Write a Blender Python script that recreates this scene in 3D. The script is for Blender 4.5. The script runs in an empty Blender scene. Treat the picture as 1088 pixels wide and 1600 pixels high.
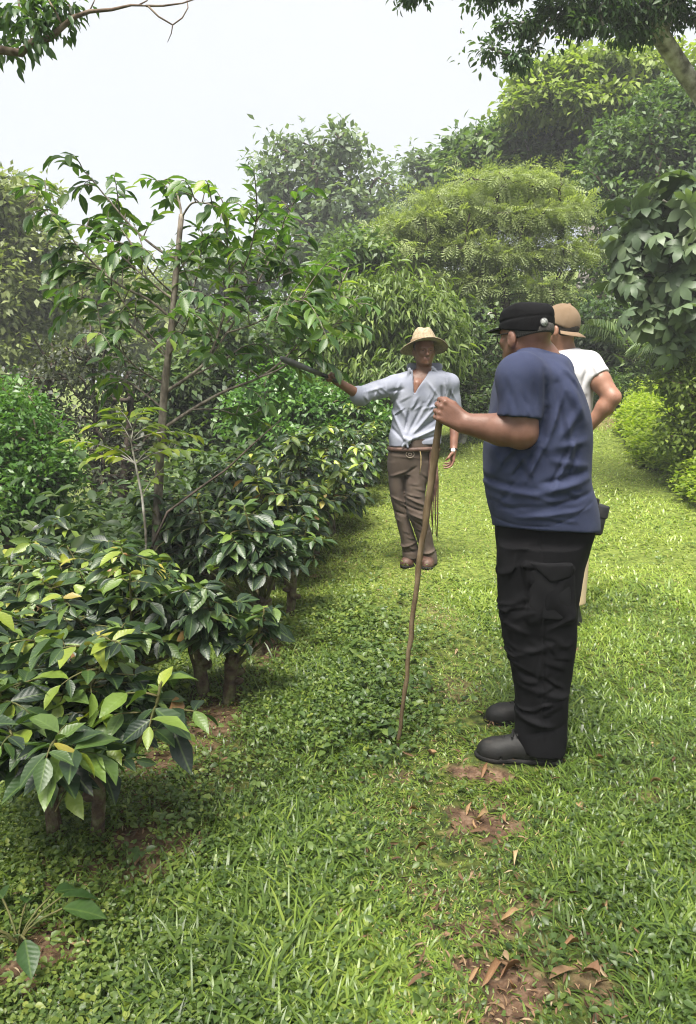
import bpy, math, random
import numpy as np
from mathutils import Vector

R = math.radians
rng = np.random.default_rng(7)
sc = bpy.context.scene
col = sc.collection

# ------------------------------------------------------------------ camera model
PITCH = R(10.3)
FPX = 1186.0
CAM_Z = 1.5
CP, SP = math.cos(PITCH), math.sin(PITCH)


def ray(px, py):
    """World direction through a point of the 1088 x 1600 photograph."""
    u = (px - 544.0) / FPX
    v = -(py - 800.0) / FPX
    return np.array([u, CP + SP * v, -SP + CP * v])


def P(px, py, Y):
    """The world point seen at (px, py) that lies Y metres ahead."""
    d = ray(px, py)
    return np.array([0, 0, CAM_Z]) + d * (Y / d[1])


# ------------------------------------------------------------------ mesh helpers
ORIGIN = {}


class MB:
    """Collects vertices, faces and per-vertex attributes; build() links ONE mesh object."""

    def __init__(self):
        self.v, self.f, self.n = [], [], 0
        self.a = {}

    def add(self, verts, faces, **attrs):
        verts = np.asarray(verts, dtype=np.float64).reshape(-1, 3)
        for f in faces if isinstance(faces, list) else [faces]:
            f = np.asarray(f)
            if f.size:
                self.f.append(f + self.n)
        for k in set(self.a) | set(attrs):
            lst = self.a.setdefault(k, [np.zeros(self.n, np.float32)] if self.n else [])
            val = attrs.get(k, 0.0)
            lst.append(np.broadcast_to(np.asarray(val, np.float32), (len(verts),)))
        self.v.append(verts)
        self.n += len(verts)

    def tube(self, pts, rad, sides=6, cap=True, **attrs):
        pts = np.asarray(pts, float)
        n = len(pts)
        rad = np.broadcast_to(np.asarray(rad, float), (n,))
        tan = np.gradient(pts, axis=0)
        tan /= np.linalg.norm(tan, axis=1, keepdims=True) + 1e-12
        ref = np.array([1.0, 0, 0]) if abs(tan[0][0]) < 0.8 else np.array([0, 1.0, 0])
        ang = np.linspace(0, 2 * math.pi, sides, endpoint=False)
        vs = []
        for i in range(n):
            a = ref - tan[i] * np.dot(ref, tan[i])
            a /= np.linalg.norm(a) + 1e-12
            ref = a
            b = np.cross(tan[i], a)
            vs.append(pts[i] + rad[i] * (np.cos(ang)[:, None] * a + np.sin(ang)[:, None] * b))
        V = np.concatenate(vs)
        i = np.arange(n - 1)[:, None] * sides
        j = np.arange(sides)[None]
        k = (j + 1) % sides
        F = np.stack([i + j, i + k, i + sides + k, i + sides + j], -1).reshape(-1, 4)
        faces = [F]
        if cap:
            faces.append(np.arange(sides)[::-1].reshape(1, -1))
            faces.append((np.arange(sides) + (n - 1) * sides).reshape(1, -1))
        self.add(V, faces, **attrs)

    def lathe(self, prof, center, seg=24, sx=1.0, sy=1.0, fn=None, **attrs):
        ang = np.linspace(0, 2 * math.pi, seg, endpoint=False)
        prof = np.asarray(prof, float)
        V = np.stack([np.outer(prof[:, 0], np.cos(ang)) * sx, np.outer(prof[:, 0], np.sin(ang)) * sy,
                      np.repeat(prof[:, 1][:, None], seg, 1)], -1)
        if fn is not None:
            V = fn(V, ang)
        n = len(prof)
        i = np.arange(n - 1)[:, None] * seg
        j = np.arange(seg)[None]
        k = (j + 1) % seg
        F = np.stack([i + j, i + k, i + seg + k, i + seg + j], -1).reshape(-1, 4)
        self.add(V.reshape(-1, 3) + np.asarray(center), F, **attrs)

    def build(self, name, mat, parent=None, smooth=True, origin=None):
        me = bpy.data.meshes.new(name)
        V = np.concatenate(self.v) if self.v else np.zeros((0, 3))
        org = np.zeros(3)
        if origin is not None:
            org = np.asarray(origin, float)
        elif parent is not None:
            org = ORIGIN.get(parent.name, np.zeros(3))
        me.vertices.add(len(V))
        me.vertices.foreach_set("co", (V - org).astype(np.float32).ravel())
        loops = np.concatenate([f.ravel() for f in self.f]).astype(np.int32)
        sizes = np.concatenate([np.full(len(f), f.shape[1], np.int32) for f in self.f])
        starts = np.concatenate([[0], np.cumsum(sizes)[:-1]]).astype(np.int32)
        me.loops.add(len(loops))
        me.loops.foreach_set("vertex_index", loops)
        me.polygons.add(len(sizes))
        me.polygons.foreach_set("loop_start", starts)
        if smooth:
            me.polygons.foreach_set("use_smooth", np.ones(len(sizes), bool))
        for k, lst in self.a.items():
            at = me.attributes.new(k, 'FLOAT', 'POINT')
            at.data.foreach_set("value", np.concatenate(lst).astype(np.float32))
        me.update(calc_edges=True)
        me.validate()
        if mat is not None:
            me.materials.append(mat)
        o = bpy.data.objects.new(name, me)
        col.objects.link(o)
        if parent is not None:
            o.parent = parent
            ORIGIN[o.name] = org
        elif origin is not None:
            o.location = org
            ORIGIN[o.name] = org
        return o


def tag(o, label=None, cat=None, group=None, kind=None):
    if label:
        o["label"] = label
    if cat:
        o["category"] = cat
    if group:
        o["group"] = group
    if kind:
        o["kind"] = kind
    return o


def empty(name, loc, label, cat, group=None):
    o = bpy.data.objects.new(name, None)
    o.empty_display_size = 0.2
    col.objects.link(o)
    o.location = loc
    ORIGIN[o.name] = np.asarray(loc, float)
    return tag(o, label, cat, group)


def copy_thing(root, loc, rz, scale, label):
    r = root.copy()
    col.objects.link(r)
    r.location = loc
    r.rotation_euler = (0, 0, rz)
    r.scale = scale
    r["label"] = label
    for ch in list(root.children):
        c = ch.copy()
        col.objects.link(c)
        c.parent = r
    return r


# ------------------------------------------------------------------ materials
def new_mat(name):
    m = bpy.data.materials.new(name)
    m.use_nodes = True
    nt = m.node_tree
    nt.nodes.clear()
    out = nt.nodes.new("ShaderNodeOutputMaterial")
    return m, nt, out


def nd(nt, typ, **kw):
    n = nt.nodes.new(typ)
    for k, v in kw.items():
        if k in n.inputs:
            n.inputs[k].default_value = v
        else:
            setattr(n, k, v)
    return n


def ramp(nt, stops, fac=None):
    r = nt.nodes.new("ShaderNodeValToRGB")
    e = r.color_ramp.elements
    while len(e) < len(stops):
        e.new(0.5)
    for el, (p, c) in zip(e, stops):
        el.position = p
        el.color = (*c, 1)
    if fac is not None:
        nt.links.new(fac, r.inputs[0])
    return r


def leaf_mat(name, stops, rough=0.5, trans=0.3, spec=0.5, veins=False, tcol=1.5):
    """Leaf: colour picked per leaf from a ramp; some light passes through the blade."""
    m, nt, out = new_mat(name)
    L = nt.links.new
    at = nd(nt, "ShaderNodeAttribute", attribute_name="tint")
    rp = ramp(nt, stops, at.outputs["Fac"])
    colr = rp.outputs[0]
    pr = nd(nt, "ShaderNodeBsdfPrincipled", Roughness=rough)
    pr.inputs["Specular IOR Level"].default_value = spec
    if veins:
        lu = nd(nt, "ShaderNodeAttribute", attribute_name="lu")
        lv = nd(nt, "ShaderNodeAttribute", attribute_name="lv")
        ab = nd(nt, "ShaderNodeMath", operation='ABSOLUTE')
        L(lv.outputs["Fac"], ab.inputs[0])
        ml = nd(nt, "ShaderNodeMath", operation='MULTIPLY_ADD')
        L(ab.outputs[0], ml.inputs[0])
        ml.inputs[1].default_value = -0.22
        L(lu.outputs["Fac"], ml.inputs[2])
        fr = nd(nt, "ShaderNodeMath", operation='MULTIPLY')
        L(ml.outputs[0], fr.inputs[0])
        fr.inputs[1].default_value = 50.0
        sn = nd(nt, "ShaderNodeMath", operation='SINE')
        L(fr.outputs[0], sn.inputs[0])
        bp = nd(nt, "ShaderNodeBump", Strength=0.10, Distance=0.003)
        L(sn.outputs[0], bp.inputs["Height"])
        L(bp.outputs[0], pr.inputs["Normal"])
        mr = ramp(nt, [(0.0, (1, 1, 1)), (0.12, (0, 0, 0))], ab.outputs[0])
        mx = nd(nt, "ShaderNodeMix", data_type='RGBA')
        mf = nd(nt, "ShaderNodeMath", operation='MULTIPLY')
        L(mr.outputs[0], mf.inputs[0])
        mf.inputs[1].default_value = 0.45
        L(mf.outputs[0], mx.inputs["Factor"])
        L(colr, mx.inputs["A"])
        mx.inputs["B"].default_value = (0.16, 0.24, 0.06, 1)
        colr = mx.outputs["Result"]
    nz = nd(nt, "ShaderNodeTexNoise", Scale=14.0)
    gm = nd(nt, "ShaderNodeMapRange")
    L(nz.outputs["Fac"], gm.inputs[0])
    gm.inputs["To Min"].default_value = 0.7
    gm.inputs["To Max"].default_value = 1.3
    vm = nd(nt, "ShaderNodeVectorMath", operation='SCALE')
    L(colr, vm.inputs[0])
    L(gm.outputs[0], vm.inputs["Scale"])
    colr = vm.outputs[0]
    L(colr, pr.inputs["Base Color"])
    tr = nd(nt, "ShaderNodeBsdfTranslucent")
    hs = nd(nt, "ShaderNodeMix", data_type='RGBA', blend_type='MULTIPLY')
    hs.inputs["Factor"].default_value = 1.0
    L(colr, hs.inputs["A"])
    hs.inputs["B"].default_value = (1.15 * tcol, 1.25 * tcol, 0.45 * tcol, 1)
    L(hs.outputs["Result"], tr.inputs["Color"])
    mix = nd(nt, "ShaderNodeMixShader")
    mix.inputs[0].default_value = trans
    L(pr.outputs[0], mix.inputs[1])
    L(tr.outputs[0], mix.inputs[2])
    L(mix.outputs[0], out.inputs["Surface"])
    return m


def noise_mat(name, stops, scale=8.0, rough=0.8, bump=0.3, bscale=None, dist=0.02, spec=0.3, stretch=None, sheen=0.0, sss=0.0, detail=6):
    """Surface with a noise-mixed colour and a noise bump."""
    m, nt, out = new_mat(name)
    L = nt.links.new
    tc = nd(nt, "ShaderNodeTexCoord")
    vec = tc.outputs["Object"]
    if stretch:
        mp = nd(nt, "ShaderNodeMapping")
        mp.inputs["Scale"].default_value = stretch
        L(vec, mp.inputs[0])
        vec = mp.outputs[0]
    n1 = nd(nt, "ShaderNodeTexNoise", Scale=scale, Detail=detail)
    L(vec, n1.inputs["Vector"])
    rp = ramp(nt, stops, n1.outputs["Fac"])
    pr = nd(nt, "ShaderNodeBsdfPrincipled", Roughness=rough)
    pr.inputs["Specular IOR Level"].default_value = spec
    L(rp.outputs[0], pr.inputs["Base Color"])
    if sheen:
        pr.inputs["Sheen Weight"].default_value = sheen
    if sss:
        pr.inputs["Subsurface Weight"].default_value = sss
        pr.inputs["Subsurface Radius"].default_value = (0.012, 0.005, 0.003)
        pr.inputs["Subsurface Scale"].default_value = 1.0
    if bump:
        n2 = nd(nt, "ShaderNodeTexNoise", Scale=bscale or scale * 4, Detail=5.0)
        L(vec, n2.inputs["Vector"])
        bp = nd(nt, "ShaderNodeBump", Strength=bump, Distance=dist)
        L(n2.outputs["Fac"], bp.inputs["Height"])
        L(bp.outputs[0], pr.inputs["Normal"])
    L(pr.outputs[0], out.inputs["Surface"])
    return m


# ------------------------------------------------------------------ leaf templates and instancing
def leaf_template(us, half, fold=0.12, droop=0.25, wave=0.0):
    """Blade with a midrib: rows at u, half widths (of 1); tip and base are points. Returns verts, faces, lu, lv."""
    V, lu, lv = [], [], []
    rows = []
    for u, w in zip(us, half):
        d = -droop * u * u
        if w <= 0:
            rows.append([len(V)])
            V.append((u, 0, d)); lu.append(u); lv.append(0)
        else:
            rows.append([len(V), len(V) + 1, len(V) + 2])
            for s in (-1, 0, 1):
                ww = wave * math.sin(u * 17 + s)
                V.append((u, s * w, d + abs(s) * (fold * w * 2 + ww))); lu.append(u); lv.append(s * w * 2)
    tris, quads = [], []
    for a, b in zip(rows[:-1], rows[1:]):
        if len(a) == 1 and len(b) == 3:
            tris += [(a[0], b[1], b[0]), (a[0], b[2], b[1])]
        elif len(a) == 3 and len(b) == 1:
            tris += [(a[0], a[1], b[0]), (a[1], a[2], b[0])]
        else:
            quads += [(a[0], a[1], b[1], b[0]), (a[1], a[2], b[2], b[1])]
    fs = []
    if tris:
        fs.append(np.array(tris))
    if quads:
        fs.append(np.array(quads))
    return np.array(V, float), fs, np.array(lu), np.array(lv)


LEAF_BIG = leaf_template([0, .12, .32, .55, .78, 1.0], [0, .2, .44, .5, .3, 0], fold=.1, droop=.22, wave=.018)
LEAF_MED = leaf_template([0, .3, .65, 1.0], [0, .46, .42, 0], fold=.12, droop=.3)
LEAF_SMALL = (np.array([(0, 0, 0), (.45, -.5, .06), (1, 0, -.12), (.45, .5, .06)], float), [np.array([(0, 3, 2, 1)])], np.array([0, .5, 1, .5]), np.array([0, -1, 0, 1.]))


def spray_template(pairs=6):
    """Feathery compound leaf: thin leaflets both sides of a drooping rachis."""
    V, F, lu, lv = [], [], [], []
    for i in range(pairs):
        u = 0.08 + 0.9 * i / (pairs - 1)
        ln = 0.5 * math.sin(math.pi * (0.12 + 0.8 * i / (pairs - 1))) + .08
        w = 0.055
        for s in (-1, 1):
            n = len(V)
            z = -.25 * u * u
            V += [(u - w, 0, z), (u + .10, s * ln * .5, z + .02), (u + .16, s * ln, z - .06), (u + .10 + 2 * w, s * ln * .5, z + .02)]
            F.append((n, n + 1, n + 2, n + 3) if s > 0 else (n, n + 3, n + 2, n + 1))
            lu += [u] * 4; lv += [0, .5 * s, s, .5 * s]
    return np.array(V, float), [np.array(F)], np.array(lu), np.array(lv)


SPRAY = spray_template()


def palmate_template(lobes=8):
    """Large lobed leaf with a drooping rim, each lobe its own folded blade joined at the centre."""
    V, F3, F4, lu, lv = [], [], [], [], []
    for i in range(lobes):
        a = -math.pi * .86 + 2 * math.pi * .86 * i / (lobes - 1)
        ln = .62 + .38 * math.cos(a * .5)
        c, s = math.cos(a), math.sin(a)
        n = len(V)
        for (u, v, z) in [(0, 0, 0), (.45, -.22, .0), (.5, 0, -.05), (.45, .22, .0), (.78, -.23, -.17), (.82, 0, -.2), (.78, .23, -.17), (1, 0, -.42)]:
            V.append(((u * c - v * s) * ln, (u * s + v * c) * ln, z * ln)); lu.append(u); lv.append(v * 3)
        F3 += [(n, n + 2, n + 1), (n, n + 3, n + 2), (n + 4, n + 5, n + 7), (n + 5, n + 6, n + 7)]
        F4 += [(n + 1, n + 2, n + 5, n + 4), (n + 2, n + 3, n + 6, n + 5)]
    return np.array(V, float), [np.array(F3), np.array(F4)], np.array(lu), np.array(lv)


PALMATE = palmate_template()


def norm(a):
    return a / (np.linalg.norm(a, axis=-1, keepdims=True) + 1e-12)


def scatter(mb, tpl, pos, dirv, nrm, length, width, tint):
    """Stamp a leaf template at every position (axis dirv, face nrm)."""
    TV, TF, lu, lv = tpl
    N = len(pos)
    if N == 0:
        return
    d = norm(np.asarray(dirv, float))
    s = norm(np.cross(d, nrm))
    n = np.cross(s, d)
    L = np.broadcast_to(np.asarray(length, float), (N,))[:, None, None]
    W = np.broadcast_to(np.asarray(width, float), (N,))[:, None, None]
    V = pos[:, None] + d[:, None] * TV[None, :, :1] * L + s[:, None] * TV[None, :, 1:2] * W + n[:, None] * TV[None, :, 2:3] * L
    k = len(TV)
    off = (np.arange(N) * k)[:, None, None]
    faces = [(f[None] + off).reshape(-1, f.shape[1]) for f in TF]
    mb.add(V.reshape(-1, 3), faces, tint=np.repeat(np.broadcast_to(np.asarray(tint, float), (N,)), k), lu=np.tile(lu, N), lv=np.tile(lv, N))


# ------------------------------------------------------------------ terrain
def smooth(e0, e1, x):
    t = np.clip((x - e0) / (e1 - e0), 0, 1)
    return t * t * (3 - 2 * t)


def softplus(x, k=.4):
    return k * np.logaddexp(0, x / k)


def bank_foot(y):
    """x of the foot of the weedy bank right of the path."""
    y = np.asarray(y, float)
    return 3.8 + .12 * (y - 8.3) + .38 * np.logaddexp(0, (y - 11.6) / .4) * .4


def terrain(x, y):
    x = np.asarray(x, float); y = np.asarray(y, float)
    q = np.clip(y - 4, 0, 10)
    rise = .0086 * q * q + .17 * np.clip(y - 14, 0, 60)
    rise = rise * (.25 + .75 * smooth(-9, -.5, x))
    left = -.36 * softplus(-x - 1.02 + .165 * np.clip(y - 2, 0, 12), .22)
    left = np.maximum(left, -3.5)
    bk = np.clip(softplus(x - bank_foot(y), .25), 0, 40)
    bank = np.where(bk < 2.2, .62 * bk, .62 * 2.2 + .35 * (bk - 2.2)) * smooth(1.5, 6, y)
    bank = np.minimum(bank, 9)
    bump = .018 * np.sin(x * 3.1 + 1.3 * np.sin(y * 1.7)) + .014 * np.sin(y * 4.3 + x * 1.9) + .012 * np.sin(x * 7.3 - y * 5.1)
    return rise + left + bank + bump


def G(px, py):
    """Ground point seen at a pixel of the photograph."""
    d = ray(px, py)
    t0, o = 0.8, np.array([0, 0, CAM_Z])
    for t in np.arange(0.8, 60, .02):
        p = o + d * t
        if p[2] < terrain(p[0], p[1]):
            return np.array([p[0], p[1], float(terrain(p[0], p[1]))])
    return o + d * 60


def on_ground(x, y):
    return np.array([x, y, float(terrain(x, y))])
N_GRASS = 330000
N_COVER = 95000
SHADE_LEAVES = 44
HAZE = 0.0026
# ------------------------------------------------------------------ camera, sky, sun
cam = bpy.data.cameras.new("camera")
cam.sensor_fit = 'VERTICAL'
cam.sensor_height = 24.0
cam.lens = 24.0 * FPX / 1600.0
cam.clip_start = .05
cam.clip_end = 2000
camo = bpy.data.objects.new("camera", cam)
col.objects.link(camo)
camo.location = (0, 0, CAM_Z)
camo.rotation_euler = (math.pi / 2 - PITCH, 0, 0)
sc.camera = camo

SKY_CLOUD = 0.352
SUN_EL, SUN_AZ = R(66), R(-160)          # azimuth from +Y towards +X
world = bpy.data.worlds.new("World")
sc.world = world
world.use_nodes = True
wn = world.node_tree
wn.nodes.clear()
wo = wn.nodes.new("ShaderNodeOutputWorld")
bg = wn.nodes.new("ShaderNodeBackground")
sky = wn.nodes.new("ShaderNodeTexSky")
sky.sky_type = 'NISHITA'
sky.sun_disc = False
sky.sun_elevation = SUN_EL
sky.sun_rotation = SUN_AZ
sky.air_density = 1.0
sky.dust_density = 4.0
bg.inputs["Strength"].default_value = 0.1
# thin bright cloud over most of the sky
tcw = wn.nodes.new("ShaderNodeTexCoord")
nzw = wn.nodes.new("ShaderNodeTexNoise")
nzw.inputs["Scale"].default_value = 1.6
nzw.inputs["Detail"].default_value = 4
wn.links.new(tcw.outputs["Generated"], nzw.inputs["Vector"])
crw = ramp(wn, [(0.3, (.88, .92, .98)), (0.7, (.97, .985, 1.0))], nzw.outputs["Fac"])
bg2 = wn.nodes.new("ShaderNodeBackground")
bg2.inputs["Strength"].default_value = SKY_CLOUD
wn.links.new(crw.outputs[0], bg2.inputs["Color"])
wn.links.new(sky.outputs[0], bg.inputs["Color"])
mxw = wn.nodes.new("ShaderNodeMixShader")
mxw.inputs[0].default_value = 0.9
wn.links.new(bg.outputs[0], mxw.inputs[1])
wn.links.new(bg2.outputs[0], mxw.inputs[2])
wn.links.new(mxw.outputs[0], wo.inputs["Surface"])

sl = bpy.data.lights.new("sun", 'SUN')
sl.energy = 5.0
sl.angle = R(32)
sl.color = (1.0, .95, .86)
so = bpy.data.objects.new("sun", sl)
col.objects.link(so)
sd = Vector((math.sin(SUN_AZ) * math.cos(SUN_EL), math.cos(SUN_AZ) * math.cos(SUN_EL), math.sin(SUN_EL)))
so.rotation_euler = sd.to_track_quat('Z', 'Y').to_euler()
so.location = (0, 0, 30)

sc.view_settings.view_transform = 'Standard'
sc.view_settings.look = 'None'
sc.view_settings.exposure = 1.5
sc.view_settings.gamma = 1
sc.view_settings.use_curve_mapping = False
sc.render.engine = 'CYCLES'
cy = sc.cycles
cy.use_denoising = True
cy.denoiser = 'OPENIMAGEDENOISE'
cy.use_adaptive_sampling = True
cy.adaptive_threshold = 0.015
cy.max_bounces = 6
cy.diffuse_bounces = 3
cy.glossy_bounces = 2
cy.transmission_bounces = 4
cy.transparent_max_bounces = 4
cy.volume_bounces = 0
cy.caustics_reflective = False
cy.caustics_refractive = False
cy.sample_clamp_indirect = 4
cy.pixel_filter_type = 'BLACKMAN_HARRIS'
cy.filter_width = 1.1
cy.denoising_input_passes = 'RGB_ALBEDO_NORMAL'
cy.denoising_prefilter = 'ACCURATE'
# ------------------------------------------------------------------ ground sheet
SOIL = []      # (x, y, rx, ry, strength): bare patches worn into the turf


def soil_px(px, py, rx, ry, s=1.0):
    g = G(px, py)
    SOIL.append((g[0], g[1], rx * .95, ry * .95, s))


for a in [(755, 1292, .13, .11), (750, 1213, .11, .07), (795, 1545, .13, .12), (765, 1455, .15, .07, .7), (930, 1535, .07, .06, .7),
          (960, 657, .6, .7, .6), (55, 1512, .12, .10, .8), (655, 1400, .06, .06, .5), (715, 1080, .12, .2, .45), (690, 960, .12, .25, .4),
          (835, 1420, .08, .08, .5), (620, 1215, .05, .05, .6), (245, 1330, .16, .14, .7), (330, 1135, .12, .2, .7), (420, 1010, .1, .3, .8),
          (235, 1200, .12, .13, .8), (300, 1440, .1, .08, .5), (1010, 1250, .08, .07, .4), (1060, 700, .5, .3, .5)]:
    soil_px(*a)


def soil_mask(x, y):
    m = np.zeros_like(x)
    wob = .25 * np.sin(x * 31 + 2 * np.sin(y * 23)) + .2 * np.sin(y * 41 + x * 17)
    for (sx, sy, rx, ry, s) in [t if len(t) == 5 else (*t, 1.0) for t in SOIL]:
        r = np.sqrt(((x - sx) / rx) ** 2 + ((y - sy) / ry) ** 2)
        m = np.maximum(m, s * (1 - smooth(.65, 1.25, r + wob)))
    return m


def row_x(y):
    """x of the first coffee row at depth y."""
    return -.87 + .169 * (y - 2.27)


def litter_mask(x, y):
    """Leaf litter and thin cover along the foot of the coffee row."""
    d = x - row_x(y)
    return np.exp(-((d - .08) / .22) ** 2) * (1 - .75 * smooth(3.6, 5.5, y)) * (1 - smooth(6, 9, y))


def path_dry(x, y):
    """Trodden, yellower turf along the middle of the path."""
    c = .36 + .02 * (y - 2) + .05 * np.sin(y * 2.1)
    return np.exp(-((x - c) / .30) ** 2) * (1 - smooth(5, 9, y))


ux = np.linspace(-1, 1, 561)
gx = 5.2 * ux + 140 * ux ** 7
uy = np.linspace(0, 1, 480)
gy = -40 + 0 * uy
gy = np.concatenate([np.linspace(-140, .9, 40)[:-1], .9 + 9.5 * uy + 190 * uy ** 6])
GX, GY = np.meshgrid(gx, gy, indexing='ij')
GZ = terrain(GX, GY)
mb = MB()
ni, nj = GX.shape
idx = np.arange(ni * nj).reshape(ni, nj)
F = np.stack([idx[:-1, :-1], idx[1:, :-1], idx[1:, 1:], idx[:-1, 1:]], -1).reshape(-1, 4)
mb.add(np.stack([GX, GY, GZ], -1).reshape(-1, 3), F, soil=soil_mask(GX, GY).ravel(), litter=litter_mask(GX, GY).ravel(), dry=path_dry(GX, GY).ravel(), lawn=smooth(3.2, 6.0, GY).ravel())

m, nt, out = new_mat("soil_and_moss")
L = nt.links.new
tc = nd(nt, "ShaderNodeTexCoord")
n1 = nd(nt, "ShaderNodeTexNoise", Scale=26.0, Detail=8.0)
n2 = nd(nt, "ShaderNodeTexNoise", Scale=3.0, Detail=4.0)
n3 = nd(nt, "ShaderNodeTexNoise", Scale=130.0, Detail=4.0)
for n in (n1, n2, n3):
    L(tc.outputs["Object"], n.inputs["Vector"])
turf = ramp(nt, [(.3, (.012, .018, .006)), (.5, (.045, .060, .014)), (.7, (.12, .135, .03))], n1.outputs["Fac"])
soilc = ramp(nt, [(.3, (.045, .028, .018)), (.5, (.105, .063, .040)), (.72, (.20, .135, .09))], n1.outputs["Fac"])
litc = ramp(nt, [(.35, (.035, .025, .014)), (.5, (.10, .06, .035)), (.62, (.09, .10, .025))], n3.outputs["Fac"])
ats = nd(nt, "ShaderNodeAttribute", attribute_name="soil")
atl = nd(nt, "ShaderNodeAttribute", attribute_name="litter")
sunlitc = ramp(nt, [(.3, (.045, .064, .013)), (.5, (.095, .125, .024)), (.7, (.165, .195, .042))], n1.outputs["Fac"])  # brighter ground tone, painted in for sunlight on the farther grass
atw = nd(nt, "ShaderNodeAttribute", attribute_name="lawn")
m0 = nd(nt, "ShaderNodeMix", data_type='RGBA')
L(atw.outputs["Fac"], m0.inputs["Factor"]); L(turf.outputs[0], m0.inputs["A"]); L(sunlitc.outputs[0], m0.inputs["B"])
m1 = nd(nt, "ShaderNodeMix", data_type='RGBA')
L(atl.outputs["Fac"], m1.inputs["Factor"]); L(m0.outputs["Result"], m1.inputs["A"]); L(litc.outputs[0], m1.inputs["B"])
m2 = nd(nt, "ShaderNodeMix", data_type='RGBA')
L(ats.outputs["Fac"], m2.inputs["Factor"]); L(m1.outputs["Result"], m2.inputs["A"]); L(soilc.outputs[0], m2.inputs["B"])
pr = nd(nt, "ShaderNodeBsdfPrincipled", Roughness=.95)
pr.inputs["Specular IOR Level"].default_value = .15
L(m2.outputs["Result"], pr.inputs["Base Color"])
bp = nd(nt, "ShaderNodeBump", Strength=1.0, Distance=.02)
L(n1.outputs["Fac"], bp.inputs["Height"]); L(bp.outputs[0], pr.inputs["Normal"])
L(pr.outputs[0], out.inputs["Surface"])
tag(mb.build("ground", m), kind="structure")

# ------------------------------------------------------------------ turf: blades, broad-leaved cover, litter
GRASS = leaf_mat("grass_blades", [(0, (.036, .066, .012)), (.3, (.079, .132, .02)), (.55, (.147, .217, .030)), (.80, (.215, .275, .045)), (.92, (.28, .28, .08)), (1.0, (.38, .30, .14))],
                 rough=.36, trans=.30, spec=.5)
COVER = leaf_mat("cover_leaves", [(0, (.031, .060, .017)), (.4, (.069, .117, .027)), (.75, (.132, .185, .037)), (1, (.21, .25, .05))], rough=.42, trans=.3, spec=.45)
LITTER = leaf_mat("litter_bits", [(0, (.04, .022, .014)), (.4, (.11, .065, .036)), (.7, (.22, .14, .08)), (1, (.34, .27, .17))], rough=.8, trans=.1, spec=.2, tcol=.8)


def polar_points(n, d0, d1, a0, a1, p=1.0):
    """Ground points thinning out with distance."""
    d = d0 * np.exp(rng.random(n) ** p * math.log(d1 / d0))
    a = rng.uniform(a0, a1, n)
    return d * np.sin(a), d * np.cos(a), d


def fbm(x, y, s, seed=0):
    r = np.random.default_rng(seed)
    o = np.zeros_like(x)
    for k in range(6):
        th = r.uniform(0, 6.28); f = s * r.uniform(.7, 2.2)
        o += np.sin((x * math.cos(th) + y * math.sin(th)) * f + r.uniform(0, 6.28) + 1.5 * np.sin((y * math.cos(th) - x * math.sin(th)) * f * .7))
    return o / 6


FEET = [(.66, 2.74, .2, .07), (.62, 3.03, .2, .07)]


def trodden(x, y):
    m = np.zeros_like(x)
    for (fx, fy, rx, ry) in FEET:
        m = np.maximum(m, (((x - fx) / rx) ** 2 + ((y - fy) / ry) ** 2) < 1)
    return m


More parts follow.
